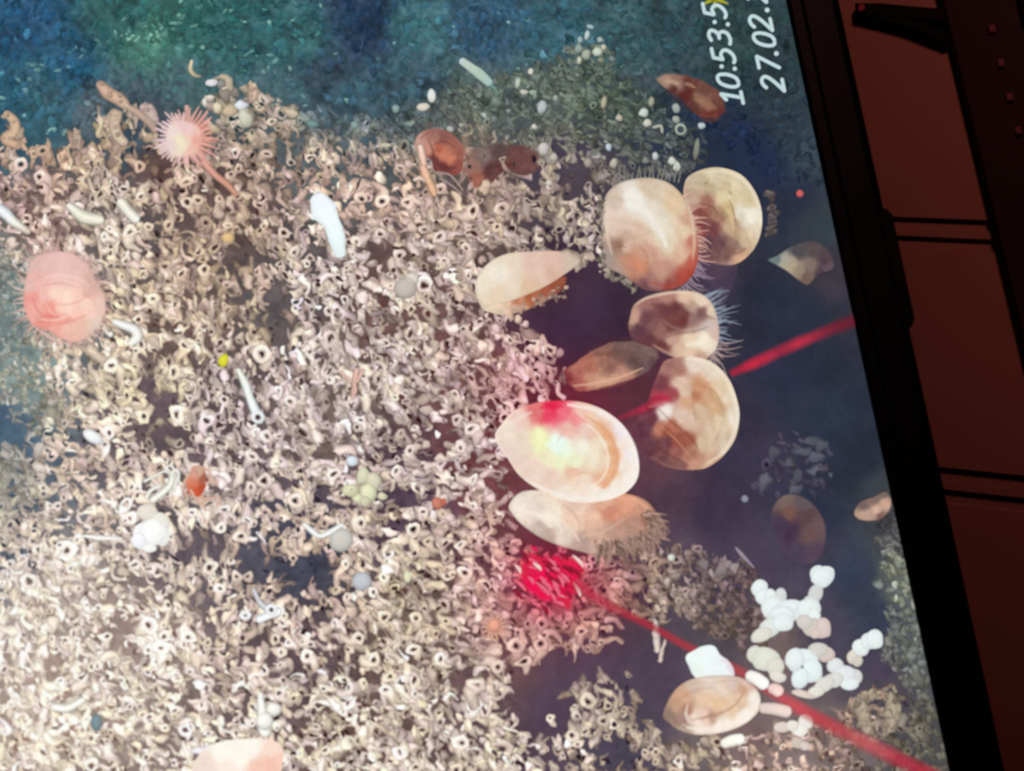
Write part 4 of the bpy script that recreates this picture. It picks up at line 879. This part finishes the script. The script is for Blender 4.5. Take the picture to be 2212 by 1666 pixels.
mb = MB(); blob(mb, 945, 1090, 12, 15, 0, (205, 130, 112), HC + 1e-5, n=18, wob=.4); blob(mb, 958, 1086, 6, 9, 0, (200, 110, 92), HC + 1.2e-5, n=14); tag(mb.build('sea_squirt', mon), 'small dull orange squirt just off the bristly scallop')

# crab and lobster
e = creature('crab', 'little orange crab at the edge of a brown hollow')
mb = MB(); shape(mb, ellipse(424, 1040, 22, 34, 8, 12, .2, 4), [(415,1020,222,165,145),(410,1040,214,130,100),(425,1045,214,128,98),(430,1062,206,90,58),(440,1035,165,100,84),(425,1015,205,165,145),(436,1055,190,84,58)], HC + 5e-5, soft=5, grain=14, gs=5)
mb.build('body', e)
for (p_, w_) in [([(408,1025),(396,1050),(404,1075)],3.2),([(412,1060),(425,1080),(440,1092)],3.5),([(430,1075),(450,1078),(474,1075),(468,1095)],3.2),([(436,1070),(440,1088),(444,1105)],3),([(440,1010),(455,1022),(452,1040)],3),([(445,1045),(466,1038),(470,1050)],3)]:
    mb = MB(); ribbon(mb, p_, [w_, w_ * .7], (222, 180, 158), HC + 5.5e-5); mb.build('leg', e)
e = creature('squat_lobster', 'orange-brown squat lobster under the ledge at the turf crest')
mb = MB(); shape(mb, [(895,320),(905,290),(935,278),(970,285),(995,310),(1002,345),(992,375),(965,378),(940,370),(930,345),(912,335)],
 [(905,310,190,150,135),(935,290,165,118,105),(960,290,140,90,84),(985,315,160,100,85),(960,335,196,122,98),(975,345,190,115,92),(945,325,176,100,80),(990,355,140,75,68),(960,365,122,62,60),(995,340,150,95,82),(935,350,110,60,58),(925,320,196,140,122)], HC + 1e-5, soft=5, grain=14, gs=6)
mb.build('body', e)
for (p_, w_, c_) in [([(908,318),(912,338),(916,355)],9,[(232,205,190),(228,185,165)]),([(914,362),(920,378),(926,392)],11,[(226,180,158),(222,185,150)]),([(926,390),(934,408),(938,418)],10,[(222,180,145),(216,172,140)]),([(896,388),(908,384),(920,392)],6,[(222,205,188),(220,190,168)])]:
    mb = MB(); ribbon(mb, p_, [w_ * .8, w_, w_ * .8], c_, HC + 1.6e-5); mb.build('claw', e)
for p_ in ([(945,372),(972,378),(990,398),(1000,412)], [(950,385),(975,400),(998,420)]):
    mb = MB(); ribbon(mb, p_, [2, 1.6], (185, 160, 155), HC + 1.4e-5, prof=(.8, 1, .8), offs=(-1, 0, 1)); mb.build('antenna', e)
free_shape('boulder', 'reddish brown smooth lump behind the squat lobster', [(1010,350),(1030,325),(1075,315),(1120,318),(1155,335),(1160,360),(1130,378),(1090,370),(1060,395),(1030,400),(1012,380)],
 [(1020,360,178,130,112),(1030,385,182,112,90),(1045,340,150,125,115),(1080,330,110,85,82),(1110,345,126,80,72),(1140,350,120,78,72),(1090,360,122,70,64),(1060,370,110,70,68)], HC - 1e-4, soft=6, grain=18, gs=5, feather=.14, gain=(.86, .88, .92), rough=.25)

strokes('shell_marking', e, [([(908,300),(930,284),(960,286),(985,305),(996,330)],5,(150,96,90),.8),([(935,312),(960,306),(980,318)],4,(120,70,68),.7),([(938,330),(965,342),(985,338)],9,(202,128,102),.7),([(942,352),(965,364),(985,362)],6,(92,50,54),.8),([(985,300),(1002,322),(1008,350)],4,(170,112,95),.7),([(925,300),(935,325),(938,350)],3,(96,56,56),.7),([(990,350),(1000,365),(1002,382)],4,(150,90,78),.7)], HC + 1.2e-5, 'darker joints of the carapace')
# coral fingers standing in the water at the crest
for (p_, w_, c_, lb) in [
  ([(216,182),(232,200),(256,214),(270,226)],14,[(202,172,150),(205,172,150),(206,178,158)],'tan coral finger pointing up from the turf crest near the star anemone'),
  ([(272,228),(300,245),(320,262),(335,282)],9,[(190,165,145),(185,160,145),(176,150,138)],'thin root of the tan coral finger'),
  ([(310,232),(322,240),(332,262)],15,[(200,178,170),(190,168,160)],'mauve rounded lobe beside the star anemone'),
  ([(14,246),(30,262),(30,285),(10,300),(38,315)],12,[(205,175,150),(208,178,152),(200,165,140)],'hooked tan coral branch at the outer end of the crest'),
  ([(228,270),(240,255),(252,245),(246,270),(255,295),(268,308)],13,[(196,172,152),(205,182,160),(210,190,168)],'frilly beige coral tuft in front of the blue hollow'),
  ([(545,185),(548,200),(545,212)],12,[(205,180,158),(200,176,156)],'beige knob on the crest beyond the star anemone'),
  ([(165,285),(166,300),(168,315)],10,[(188,165,148),(182,160,145)],'stubby beige knob on the crest'),
  ([(414,132),(411,150),(420,162),(432,165)],5,[(226,208,180),(190,176,150),(140,138,128)],'small cream hooked sprig above the star anemone')]:
    mb = MB(); ribbon(mb, p_, [w_ * .7, w_, w_, w_ * .8], c_, HC + 1e-6, prof=(.72, .95, 1.08, 1.0, .7))
    if w_ >= 10:
        for j in range(7):
            t = p_[j % len(p_)]; blob(mb, t[0] + rr.uniform(-w_, w_) * .6, t[1] + rr.uniform(-w_, w_) * .6, w_ * rr.uniform(.3, .55), w_ * rr.uniform(.25, .5), rr.uniform(0, 180), np.array(c_[0]) * rr.uniform(.85, 1.08), HC + 2e-6 + j * 1e-7, n=12, seed=j)
    tag(mb.build('coral_finger', mon), lb)
mb = MB()
for j, (x, y, rx, ry, c) in enumerate([(458,180,13,9,(226,224,226)),(478,182,9,9,(150,145,142)),(455,210,10,6,(232,220,205)),(470,232,12,12,(226,214,186)),(520,228,15,11,(226,232,238)),(528,255,16,22,(214,212,192)),(498,240,16,13,(205,186,158)),(485,205,12,16,(150,140,132)),(508,200,9,12,(140,132,122)),(442,222,4,9,(225,225,215))]):
    blob(mb, x, y, rx, ry, -10, c, HC + j * 1e-6, wob=.5, seed=j, n=18)
tag(mb.build('shell_fragment', mon), 'heap of pale shell bits on the crest just beyond the star anemone')
# white grains in the murky part, each one its own
GR = [(1275,58,9,5,(165,190,195)),(1268,76,6,12,(190,205,205)),(1253,86,6,8,(160,180,180)),(1296,86,8,6,(165,180,178)),(1250,105,10,10,(150,165,155)),(1266,118,10,12,(170,178,160)),(1290,112,12,9,(205,212,195)),(1304,102,6,7,(200,200,180)),(1251,130,5,9,(200,205,185)),(1298,130,8,6,(140,145,125)),
 (1118,180,6,12,(190,200,185)),(1132,199,9,6,(200,202,185)),(1146,155,7,7,(215,215,198)),(1170,232,11,14,(190,195,198)),(1200,212,5,8,(170,175,160)),(1304,222,6,14,(185,175,150)),(1338,255,9,8,(190,182,165)),(1390,244,11,10,(205,212,205)),(1398,266,9,9,(205,205,190)),(1407,220,6,10,(165,165,145)),
 (1461,234,10,10,(165,175,170)),(1460,258,9,9,(165,172,162)),(1516,272,8,8,(185,200,200)),(1315,318,7,9,(190,205,215)),(1173,322,13,14,(205,200,195)),(1196,340,9,9,(195,188,178)),(1415,337,7,9,(200,205,205)),(1452,348,10,9,(210,215,205)),(1462,360,8,11,(215,218,208)),(1325,352,8,12,(190,182,168)),(1154,274,7,6,(210,205,190)),(1186,395,9,8,(215,205,190)),
 (1270,352,10,10,(168,160,145)),(1505,320,6,24,(135,140,125)),(973,279,9,7,(180,185,180)),(855,236,9,9,(140,165,160)),(766,270,10,9,(140,165,160)),(675,268,14,9,(120,150,150)),(1555,0,6,4,(175,170,60))]
for (x, y, rx, ry, c) in GR[:-1]:
    mb = MB(); blob(mb, x, y, rx, ry, 10, c, HC, wob=.35, seed=int(x + y), n=16, edge=-.3, seg=7)
    mb.build('shell_grain', mon)
mb = MB(); ring(mb, 1470, 280, 13, 13, 0, (172, 182, 168), HC, hole=.62, dark=(70, 74, 82)); tag(mb.build('worm_tube_ring', mon), 'small ring-shaped tube mouth in the murk below the orange scallop')
mb = MB(); ribbon(mb, [(1412,275),(1428,272),(1430,285)], [3.5, 4, 3], (172, 175, 160), HC); tag(mb.build('worm_tube_hook', mon), 'small hooked white tube in the murk')
mb = MB(); ribbon(mb, [(1590,1184),(1602,1198),(1628,1226)], [2.5, 5, 2], (150, 140, 152), HC); tag(mb.build('twig', mon), 'slender grey twig drifting in the dark water')
mb = MB()
for j, (x, y, rx, ry) in enumerate([(1520,1222,12,14),(1560,1232,14,16),(1575,1215,10,9),(1590,1225,12,12),(1540,1240,8,10)]): blob(mb, x, y, rx, ry, 0, np.array((130, 118, 118)) * (1 + .08 * j), HC + j * 1e-7, wob=.5, seed=j, n=16)
tag(mb.build('coral_rubble', mon, warp=6.0), 'dim grey rubble heap at the edge of the deep water')
mb = MB()
for j, (x, y, rx, ry) in enumerate([(1755,955,18,12),(1775,960,14,14),(1740,975,26,12),(1765,990,18,14),(1760,1015,20,9),(1720,1025,14,18),(1700,1000,9,9),(1795,1030,7,6),(1715,1058,14,11),(1650,1040,16,22),(1670,980,12,20)]): blob(mb, x, y, rx, ry, 0, np.array((86, 88, 98)) * (1 + .05 * (j % 5)), HC + j * 1e-7, wob=.5, seed=j, n=16, alpha=.8)
tag(mb.build('coral_rubble', mon, warp=7.0), 'faint blue-grey rubble in the dark water above the faint brown scallop')
for p_, w_, c_, lb in [([(1870,1500),(1862,1530),(1872,1575)],19,(172,156,136),'dull beige upright coral lobe beside the laser line'),([(1925,1505),(1928,1535),(1920,1575)],18,(168,154,134),'dull beige coral lobe nearest the black lower rail'),
    ([(1417,1345),(1418,1375),(1422,1405)],8,(215,200,192),'pale forked shred hanging over the dark cave'),([(1436,1385),(1432,1405),(1426,1430)],5,(212,192,182),'shorter pale shred over the dark cave')]:
    mb = MB(); ribbon(mb, p_, [w_ * .6, w_, w_ * .7], c_, HC - 5e-5)
    for j in range(int(w_)):
        t = p_[j % 3]; blob(mb, t[0] + rr.uniform(-w_, w_) * .8, t[1] + rr.uniform(-w_, w_), w_ * rr.uniform(.2, .5), w_ * rr.uniform(.2, .4), rr.uniform(0, 180), np.array(c_) * rr.uniform(.75, 1.12), HC - 4.9e-5 + j * 1e-7, n=12, seed=j, wob=.6)
    tag(mb.build('coral_finger', mon, warp=3.0), lb)

# ------------------------------------------------------------------ lasers
def laser(name, label, pts, ws, cs, h, a=(0, .55, .95, .55, 0), r=.25):
    mb = MB(); rr = random.Random(5)
    S_ = smooth_open(pts, 44)
    w = np.interp(np.linspace(0, 1, 44), np.linspace(0, 1, len(ws)), ws) * np.array([1 + rr.uniform(-r, r) for _ in range(44)])
    c0 = np.array(cs, float); C = np.stack([np.interp(np.linspace(0, 1, 44), np.linspace(0, 1, len(c0)), c0[:, k]) for k in range(3)], -1) * np.array([1 + rr.uniform(-.18, .14) for _ in range(44)])[:, None]
    w = np.convolve(np.pad(w, 4, 'edge'), np.ones(9) / 9, 'valid'); C = np.stack([np.convolve(np.pad(C[:, q], 2, 'edge'), np.ones(5) / 5, 'valid') for q in range(3)], -1); ribbon(mb, S_, w, C, h, n=130, prof=(.9, 1, 1.05, 1, .9), offs=(-1.25, -.7, 0, .7, 1.25), alpha=a, cap=False, smooth=False)
    return tag(mb.build(name, mon, red=0), label)
laser('laser_line', 'thick red laser line running out to the black lower rail', [(1856,688),(1780,718),(1700,752),(1640,780),(1578,808)], [15, 13, 14, 13, 8], [(110,28,45),(120,35,55),(195,48,70),(160,42,66),(205,42,66),(150,36,60)], HC + 4.5e-5)
laser('laser_line', 'short dim red laser stretch between the brightest and the tan scallop', [(1450,858),(1420,868),(1385,885),(1335,905)], [9, 10, 9, 5], [(190,60,80),(175,45,66),(165,42,66),(130,45,65)], HC + 1.1e-4)
laser('laser_line', 'long red laser line slanting over the white sponges to the lower corner', [(1240,1255),(1300,1300),(1350,1325),(1410,1355),(1490,1400),(1600,1452),(1700,1515),(1790,1565),(1870,1605),(1950,1645),(2060,1700)], [10, 12, 10, 9, 10, 12, 16, 17, 15, 18, 18],
 [(215,40,75),(180,50,70),(165,50,65),(170,45,60),(165,55,68),(190,80,85),(200,82,88),(175,50,65),(190,100,100),(170,42,62),(190,42,66)], HC + 6e-5, a=(0, .6, .92, .6, 0))
mb = MB(); shape(mb, [(1130,1225),(1155,1205),(1195,1215),(1240,1215),(1250,1245),(1235,1275),(1225,1310),(1195,1295),(1165,1285),(1140,1262)], [(1165,1250,240,16,80),(1180,1265,236,20,78),(1210,1235,222,30,70),(1225,1290,214,36,70),(1150,1225,215,40,72)], HC - 6e-5, feather=.25, rough=.3)
tag(mb.build('laser_dot', mon, red=0), 'blazing crimson laser spot on the tubes under the bristly scallop')
mb = MB(); rr = random.Random(12)
for k in range(75):
    x = rr.gauss(1185, 30); y = rr.gauss(1240, 30); a = rr.uniform(.4, 1.2); L = rr.uniform(14, 36)
    q = rr.random(); c = (236, 105, 130) if q < .3 else ((250, 205, 200) if q < .42 else ((228, 30, 80) if q < .75 else (150, 30, 55)))
    ribbon(mb, [(x, y), (x + L * math.cos(a) * .5 + 3, y + L * math.sin(a) * .5), (x + L * math.cos(a), y + L * math.sin(a))], [2, 5, 2.5], c, HC - 5e-5 + k * 1e-7, n=5)
tag(mb.build('lit_worm_tubes', mon, red=0), 'tubes glowing pink in the laser spot', kind='stuff')

# ------------------------------------------------------------------ clock and date overlaid on the picture
GL = {'0': [[(.5,0),(.2,.12),(.08,.5),(.2,.88),(.5,1),(.8,.88),(.92,.5),(.8,.12),(.5,0)]],
 '1': [[(.14,.78),(.5,1),(.5,0)], [(.1,0),(.92,0)]],
 '2': [[(.1,.84),(.3,.98),(.6,1),(.86,.86),(.86,.66),(.6,.38),(.08,.0),(.92,0)]],
 '3': [[(.12,.93),(.45,1),(.8,.9),(.84,.7),(.66,.54),(.36,.52)], [(.36,.52),(.72,.48),(.9,.28),(.8,.08),(.45,0),(.08,.06)]],
 '5': [[(.84,1),(.2,1),(.17,.56),(.55,.6),(.86,.42),(.86,.2),(.62,.02),(.3,-.02),(.08,.06)]],
 '7': [[(.08,1),(.9,1),(.36,0)]], ':': [], '.': []}
def glyph(ch, cx, cy, ex, ey, w=4.0, c=(196, 220, 222)):
    """cx, cy centre; ex = across the character, ey = up the character, picture pixels"""
    mb = MB(); ex = np.array(ex, float); ey = np.array(ey, float); c0 = np.array((cx, cy), float)
    Pp = lambda u, v: c0 + ex * (u - .5) + ey * (v - .5)
    hh = HC + 1.6e-4
    for st in GL[ch]:
        pts = [Pp(*q) for q in st]
        rnd = ch in '0235'
        if ch == '1' or ch == '7':
            for a_, b_ in zip(pts[:-1], pts[1:]): ribbon(mb, [a_, b_], [w, w], c, hh, n=4, prof=(.8, 1, 1, 1, .8), cap=True)
        elif ch == '2':
            ribbon(mb, pts[:7], [w, w], c, hh, n=26, prof=(.8, 1, 1, 1, .8)); ribbon(mb, pts[6:], [w, w], c, hh + 1e-7, n=5, prof=(.8, 1, 1, 1, .8))
        elif ch == '5':
            ribbon(mb, pts[:2], [w, w], c, hh, n=4, prof=(.8, 1, 1, 1, .8)); ribbon(mb, pts[1:3], [w, w], c, hh + 1e-7, n=4, prof=(.8, 1, 1, 1, .8)); ribbon(mb, pts[2:], [w, w], c, hh + 2e-7, n=26, prof=(.8, 1, 1, 1, .8))
        else: ribbon(mb, pts, [w, w], c, hh, n=34, prof=(.8, 1, 1, 1, .8), cap=ch != '0')
    dots = [(.5, .19), (.5, .81)] if ch == ':' else ([(.5, .04)] if ch == '.' else [])
    for d in dots:
        p_ = Pp(*d); blob(mb, p_[0], p_[1], w * 1.25, w * 1.25, 0, c, hh, wob=0, n=14, edge=-.12, amp=0)
    return mb
def text_line(label, chars):
    e = creature('screen_text', label)
    for (ch, x, y, ex, ey, w) in chars:
        glyph(ch, x, y, ex, ey, w).build('colon' if ch == ':' else ('full_stop' if ch == '.' else 'digit'), e)
EX, EY = (-6.5, -31), (-46, -8)
text_line('white clock digits reading 10:53:5 up the side of the picture', [('1', 1580, 207, EX, EY, 4.2), ('0', 1573, 174, EX, EY, 4.2), (':', 1573, 146, EX, EY, 4.0), ('5', 1562, 119, EX, EY, 4.2), ('3', 1554, 79, EX, EY, 4.2), (':', 1558, 50, EX, EY, 4.0), ('5', 1543, 22, EX, EY, 4.2)])
text_line('white date digits reading 27.02. beside the black lower rail', [('2', 1669, 180, EX, EY, 4.2), ('7', 1660, 138, EX, EY, 4.2), ('.', 1656, 112, EX, EY, 4.4), ('0', 1651, 85, EX, EY, 4.2), ('2', 1643, 49, EX, EY, 4.2), ('.', 1636, 18, EX, EY, 4.4), ('2', 1630, -12, EX, EY, 4.2)])
mb = MB()
for k in range(7):
    a = -1.2 + k * 6.28 / 7; ribbon(mb, [(1543, -4), (1543 + 36 * math.cos(a), -4 + 22 * math.sin(a))], [7, 1.5], (165, 165, 50), HC + 1.2e-4 + k * 1e-7, n=5)
tag(mb.build('feather_star', mon), 'yellow spiky creature behind the top clock digit')

# ------------------------------------------------------------------ monitor stand, desk, keyboard, clip
low = min(S(0, -BW, -.019)[2], S(0, -BW, .0)[2]) + ORG[2]
DZ = 0.0
print('monitor low edge height', low)
M_ST = new_mat('dark_stand_metal', (0.01, 0.01, 0.01), .5)
def box_world(name, c, sx, sy, sz, mat, parent, ang=0.0, bevel=.002):
    me = bpy.data.meshes.new(name)
    V = []; 
    for z, k in ((-sz / 2, 1), (sz / 2 - bevel, 1), (sz / 2, 1 - bevel * 2 / min(sx, sy))):
        for x, y in ((-1, -1), (1, -1), (1, 1), (-1, 1)):
            X, Y = x * sx / 2 * k, y * sy / 2 * k
            V.append((X * math.cos(ang) - Y * math.sin(ang) + c[0], X * math.sin(ang) + Y * math.cos(ang) + c[1], z + c[2]))
    F = [(3, 2, 1, 0), (8, 9, 10, 11)]
    for r in range(2):
        for i in range(4): F.append((r * 4 + i, r * 4 + (i + 1) % 4, r * 4 + 4 + (i + 1) % 4, r * 4 + 4 + i))
    me.from_pydata(V, [], F); me.update(); me.materials.append(mat)
    o = bpy.data.objects.new(name, me); col.objects.link(o)
    if parent is not None: o.parent = parent
    return o
# fold-out stand leg behind the reclined panel
V = []
for (b_, c_) in ((.170, -.0305), (.178, -.0305)):
    for sgn in (-1, 1): V.append(S(sgn * .05, b_, c_))
for k in (0, 1):
    for sgn in (-1, 1):
        q = S(sgn * .05, .235, -.03) + np.array((0, .004 * k, 0)); V.append((q[0], q[1] + .03, .0005 - ORG[2]))
mesh_obj('stand_leg', V, [(0, 1, 3, 2), (4, 6, 7, 5), (0, 4, 5, 1), (2, 3, 7, 6), (0, 2, 6, 4), (1, 5, 7, 3)], M_ST, mon)

# desk top with two double grooves; its boards run at an angle to the screen
g1a, g1b = on_plane_z(np.array([1928.0, 2143.0]), np.array([463.0, 481.0]), DZ)
g2a, g2b = on_plane_z(np.array([2035.0, 2205.0]), np.array([1014.0, 1024.0]), DZ)
w1 = (g1b - g1a) / np.linalg.norm(g1b - g1a); w2_ = (g2b - g2a) / np.linalg.norm(g2b - g2a)
wd = w1 + w2_; wd /= np.linalg.norm(wd); wp = np.array((-wd[1], wd[0], 0))
print('groove directions', w1, w2_)
mid = on_plane_z(np.array([2040.0]), np.array([700.0]), DZ)[0]
def sc(px, py): return float(np.dot(on_plane_z(np.array([px]), np.array([py]), DZ)[0] - mid, wp))
e1 = [sc(2040, 472), sc(2040, 494), sc(2040, 497), sc(2040, 513), sc(2040, 517), sc(2040, 541)]
e2 = [sc(2130, 1019), sc(2130, 1049), sc(2130, 1050), sc(2130, 1067), sc(2130, 1068), sc(2130, 1098)]
for e_ in (e1, e2): e_.sort()
gd = .0016
prof = [(-.62, 0)]
for e_ in sorted([e1, e2], key=lambda q: q[0]):
    prof += [(e_[0], 0), (e_[0] + .0003, -gd), (e_[1], -gd), (e_[2], -.0001), (e_[3], -.0001), (e_[4], -gd), (e_[5] - .0003, -gd), (e_[5], 0)]
prof += [(.62, 0)]
V = []; F = []; n = len(prof)
for t in (-.75, .95):
    V += [mid + wp * s + wd * t + np.array((0, 0, z)) for s, z in prof]
for i in range(n - 1): F.append((i, i + 1, n + i + 1, n + i))
V += [mid + wp * s + wd * t + np.array((0, 0, -.03)) for t in (-.75, .95) for s in (-.62, .62)]
k0 = 2 * n
F += [(k0, k0 + 2, k0 + 3, k0 + 1), (0, n, k0 + 2, k0), (n - 1, k0 + 1, k0 + 3, 2 * n - 1), tuple([k0 + 1] + list(range(n - 1, -1, -1)) + [k0]), tuple([k0 + 2] + list(range(n, 2 * n)) + [k0 + 3])]
M_DESK = new_mat('red_brown_wood', (0.2, .04, .03), .5, .3, noise=(6, (0.175, .072, .056), (0.215, .088, .066), (1, 1, 1)), bump=.05)
dk = empty('desk', tuple(mid))
V = [v - mid for v in V]
mesh_obj('desk_top', V, F, M_DESK, dk)
legs = [(-.55, -.7), (.55, -.7), (-.55, .9), (.55, .9)]
for s, t in legs:
    q = wp * s + wd * t
    box_world('leg', (q[0], q[1], -.03 - .35), .05, .05, .70, M_DESK, dk, math.atan2(wd[1], wd[0]))
tag(dk, 'dark red-brown wooden desk top with double grooves between its boards', 'desk')

# floor under the desk
fl = box_world('floor', (float(mid[0]), float(mid[1]), -.755), 4, 4, .05, new_mat('dark_floor', (.03, .02, .02), .7, noise=(3, (.02, .014, .012), (.035, .024, .02))), None)
fl['kind'] = 'structure'
MW = new_mat('dark_wall', (.05, .03, .028), .8, noise=(2, (.04, .025, .022), (.06, .035, .03)))
wl = box_world('wall_back', (float(mid[0]), 1.95, .5), 4, .06, 2.46, MW, None); wl['kind'] = 'structure'
wl = box_world('wall_front', (float(mid[0]), -1.55, .5), 4, .06, 2.46, MW, None); wl['kind'] = 'structure'

# keyboard in front of the monitor: tray, keys
M_KB = new_mat('black_keyboard_plastic', (0.014, 0.006, 0.0065), .6, .15)
M_KEY = new_mat('dark_key_plastic', (0.014, 0.006, 0.007), .5, .2)
KZ = .005
ka, kb_ = on_plane_z(np.array([2050.0, 2212.0]), np.array([92.0, 775.0]), KZ)
kd = (kb_ - ka) / np.linalg.norm(kb_ - ka); kn = np.array((kd[1], -kd[0], 0))
if np.dot(kn, Cn - ka) < 0: kn = -kn            # towards the viewer
kb = empty('keyboard', tuple(ka * np.array((1, 1, 0))))
tag(kb, 'black keyboard on the red desk, only its back rows in view', 'keyboard')
O = ka * np.array((1, 1, 0))
def KP(a, b, z): return (kd * a + kn * b + np.array((0, 0, z)))
def kbox(name, a0, a1, b0, b1, z0, z1, mat, bev_=.001):
    V = [KP(a, b, z0) for a, b in ((a0, b0), (a1, b0), (a1, b1), (a0, b1))] + [KP(a, b, z1 - bev_) for a, b in ((a0, b0), (a1, b0), (a1, b1), (a0, b1))] + \
        [KP(a, b, z1) for a, b in ((a0 + bev_, b0 + bev_), (a1 - bev_, b0 + bev_), (a1 - bev_, b1 - bev_), (a0 + bev_, b1 - bev_))]
    F = [(3, 2, 1, 0), (8, 9, 10, 11)] + [(r * 4 + i, r * 4 + (i + 1) % 4, r * 4 + 4 + (i + 1) % 4, r * 4 + 4 + i) for r in range(2) for i in range(4)]
    return mesh_obj(name, V, F, mat, kb)
kbox('tray', -.18, .24, 0, .14, 0.0005, KZ, M_KB, .0015)
for r in range(5):
    for c_ in range(20):
        if r < 5:
            a0 = -.168 + c_ * .0192; b0 = .0225 + r * .0192 + (.004 if r else 0)
            if c_ * r < 100: kbox('key', a0, a0 + .0165, b0, b0 + .0165, KZ - .001, KZ + .0045, M_KEY, .0018)
M_KEY_HL = new_mat('red_key_highlight', (.10, .02, .03), .5)
# small reddish bumps added in a row as painted highlights of the keys
for (px, py) in [(2142, 62), (2161, 136), (2180, 210), (2199, 282)]:
    q = on_plane_z(np.array([float(px)]), np.array([float(py)]), KZ + .0012)[0] - O
    a_, b_ = float(np.dot(q, kd)), float(np.dot(q, kn))
    me = kbox('highlight_bump', a_ - .0012, a_ + .0012, b_ - .0009, b_ + .0009, KZ - .0005, KZ + .0014, M_KEY_HL, .0005)
    tag(me, 'tiny key highlight made as a reddish bump')

# forked black clip lying on the desk against the keyboard
M_CL = new_mat('black_clip_plastic', (.0022, .001, .001), .6, .1)
M_PIN = new_mat('reddish_rivet', (.16, .03, .03), .4)
CZ = .0
def slab(name, pix, z0, z1, mat, parent, org):
    T = on_plane_z(np.array([p_[0] for p_ in pix], float), np.array([p_[1] for p_ in pix], float), z1)
    n = len(pix); c0 = T.mean(0)
    V = [c0 + (t - c0) * .94 - org for t in T] + [t - org - np.array((0, 0, .0008)) for t in T] + [t * np.array((1, 1, 0)) + np.array((0, 0, z0)) - org for t in T]
    F = [tuple(range(n))] + [(i, n + i, n + (i + 1) % n, (i + 1) % n) for i in range(n)] + [(n + i, 2 * n + i, 2 * n + (i + 1) % n, n + (i + 1) % n) for i in range(n)] + [tuple(range(3 * n - 1, 2 * n - 1, -1))]
    return mesh_obj(name, V, F, mat, parent)
co = on_plane_z(np.array([1860.0]), np.array([20.0]), 0)[0]
cl = empty('forked_clip', tuple(co))
tag(cl, 'forked black clip lying on the red desk against the keyboard', 'clip')
slab('arm', [(1845,6),(1900,6),(1960,12),(2038,18),(2046,28),(2040,43),(1990,40),(1930,36),(1846,28)], .0003, .0045, M_CL, cl, co)
slab('arm', [(1846,28),(1862,33),(1900,42),(1960,58),(2000,74),(2048,93),(2052,85),(2040,68),(1990,46),(1945,34),(1900,24)], .0003, .0040, M_CL, cl, co)
pt = on_plane_z(np.array([1862.0]), np.array([17.0]), .0046)[0] - co
V = [(pt[0] + .0011 * math.cos(k * .5236), pt[1] + .0011 * math.sin(k * .5236), z) for z in (.0042, .0052) for k in range(12)]
tag(mesh_obj('rivet', V, [tuple(range(12, 24))] + [(k, (k + 1) % 12, 12 + (k + 1) % 12, 12 + k) for k in range(12)], M_PIN, cl), 'reddish rivet at the tip')
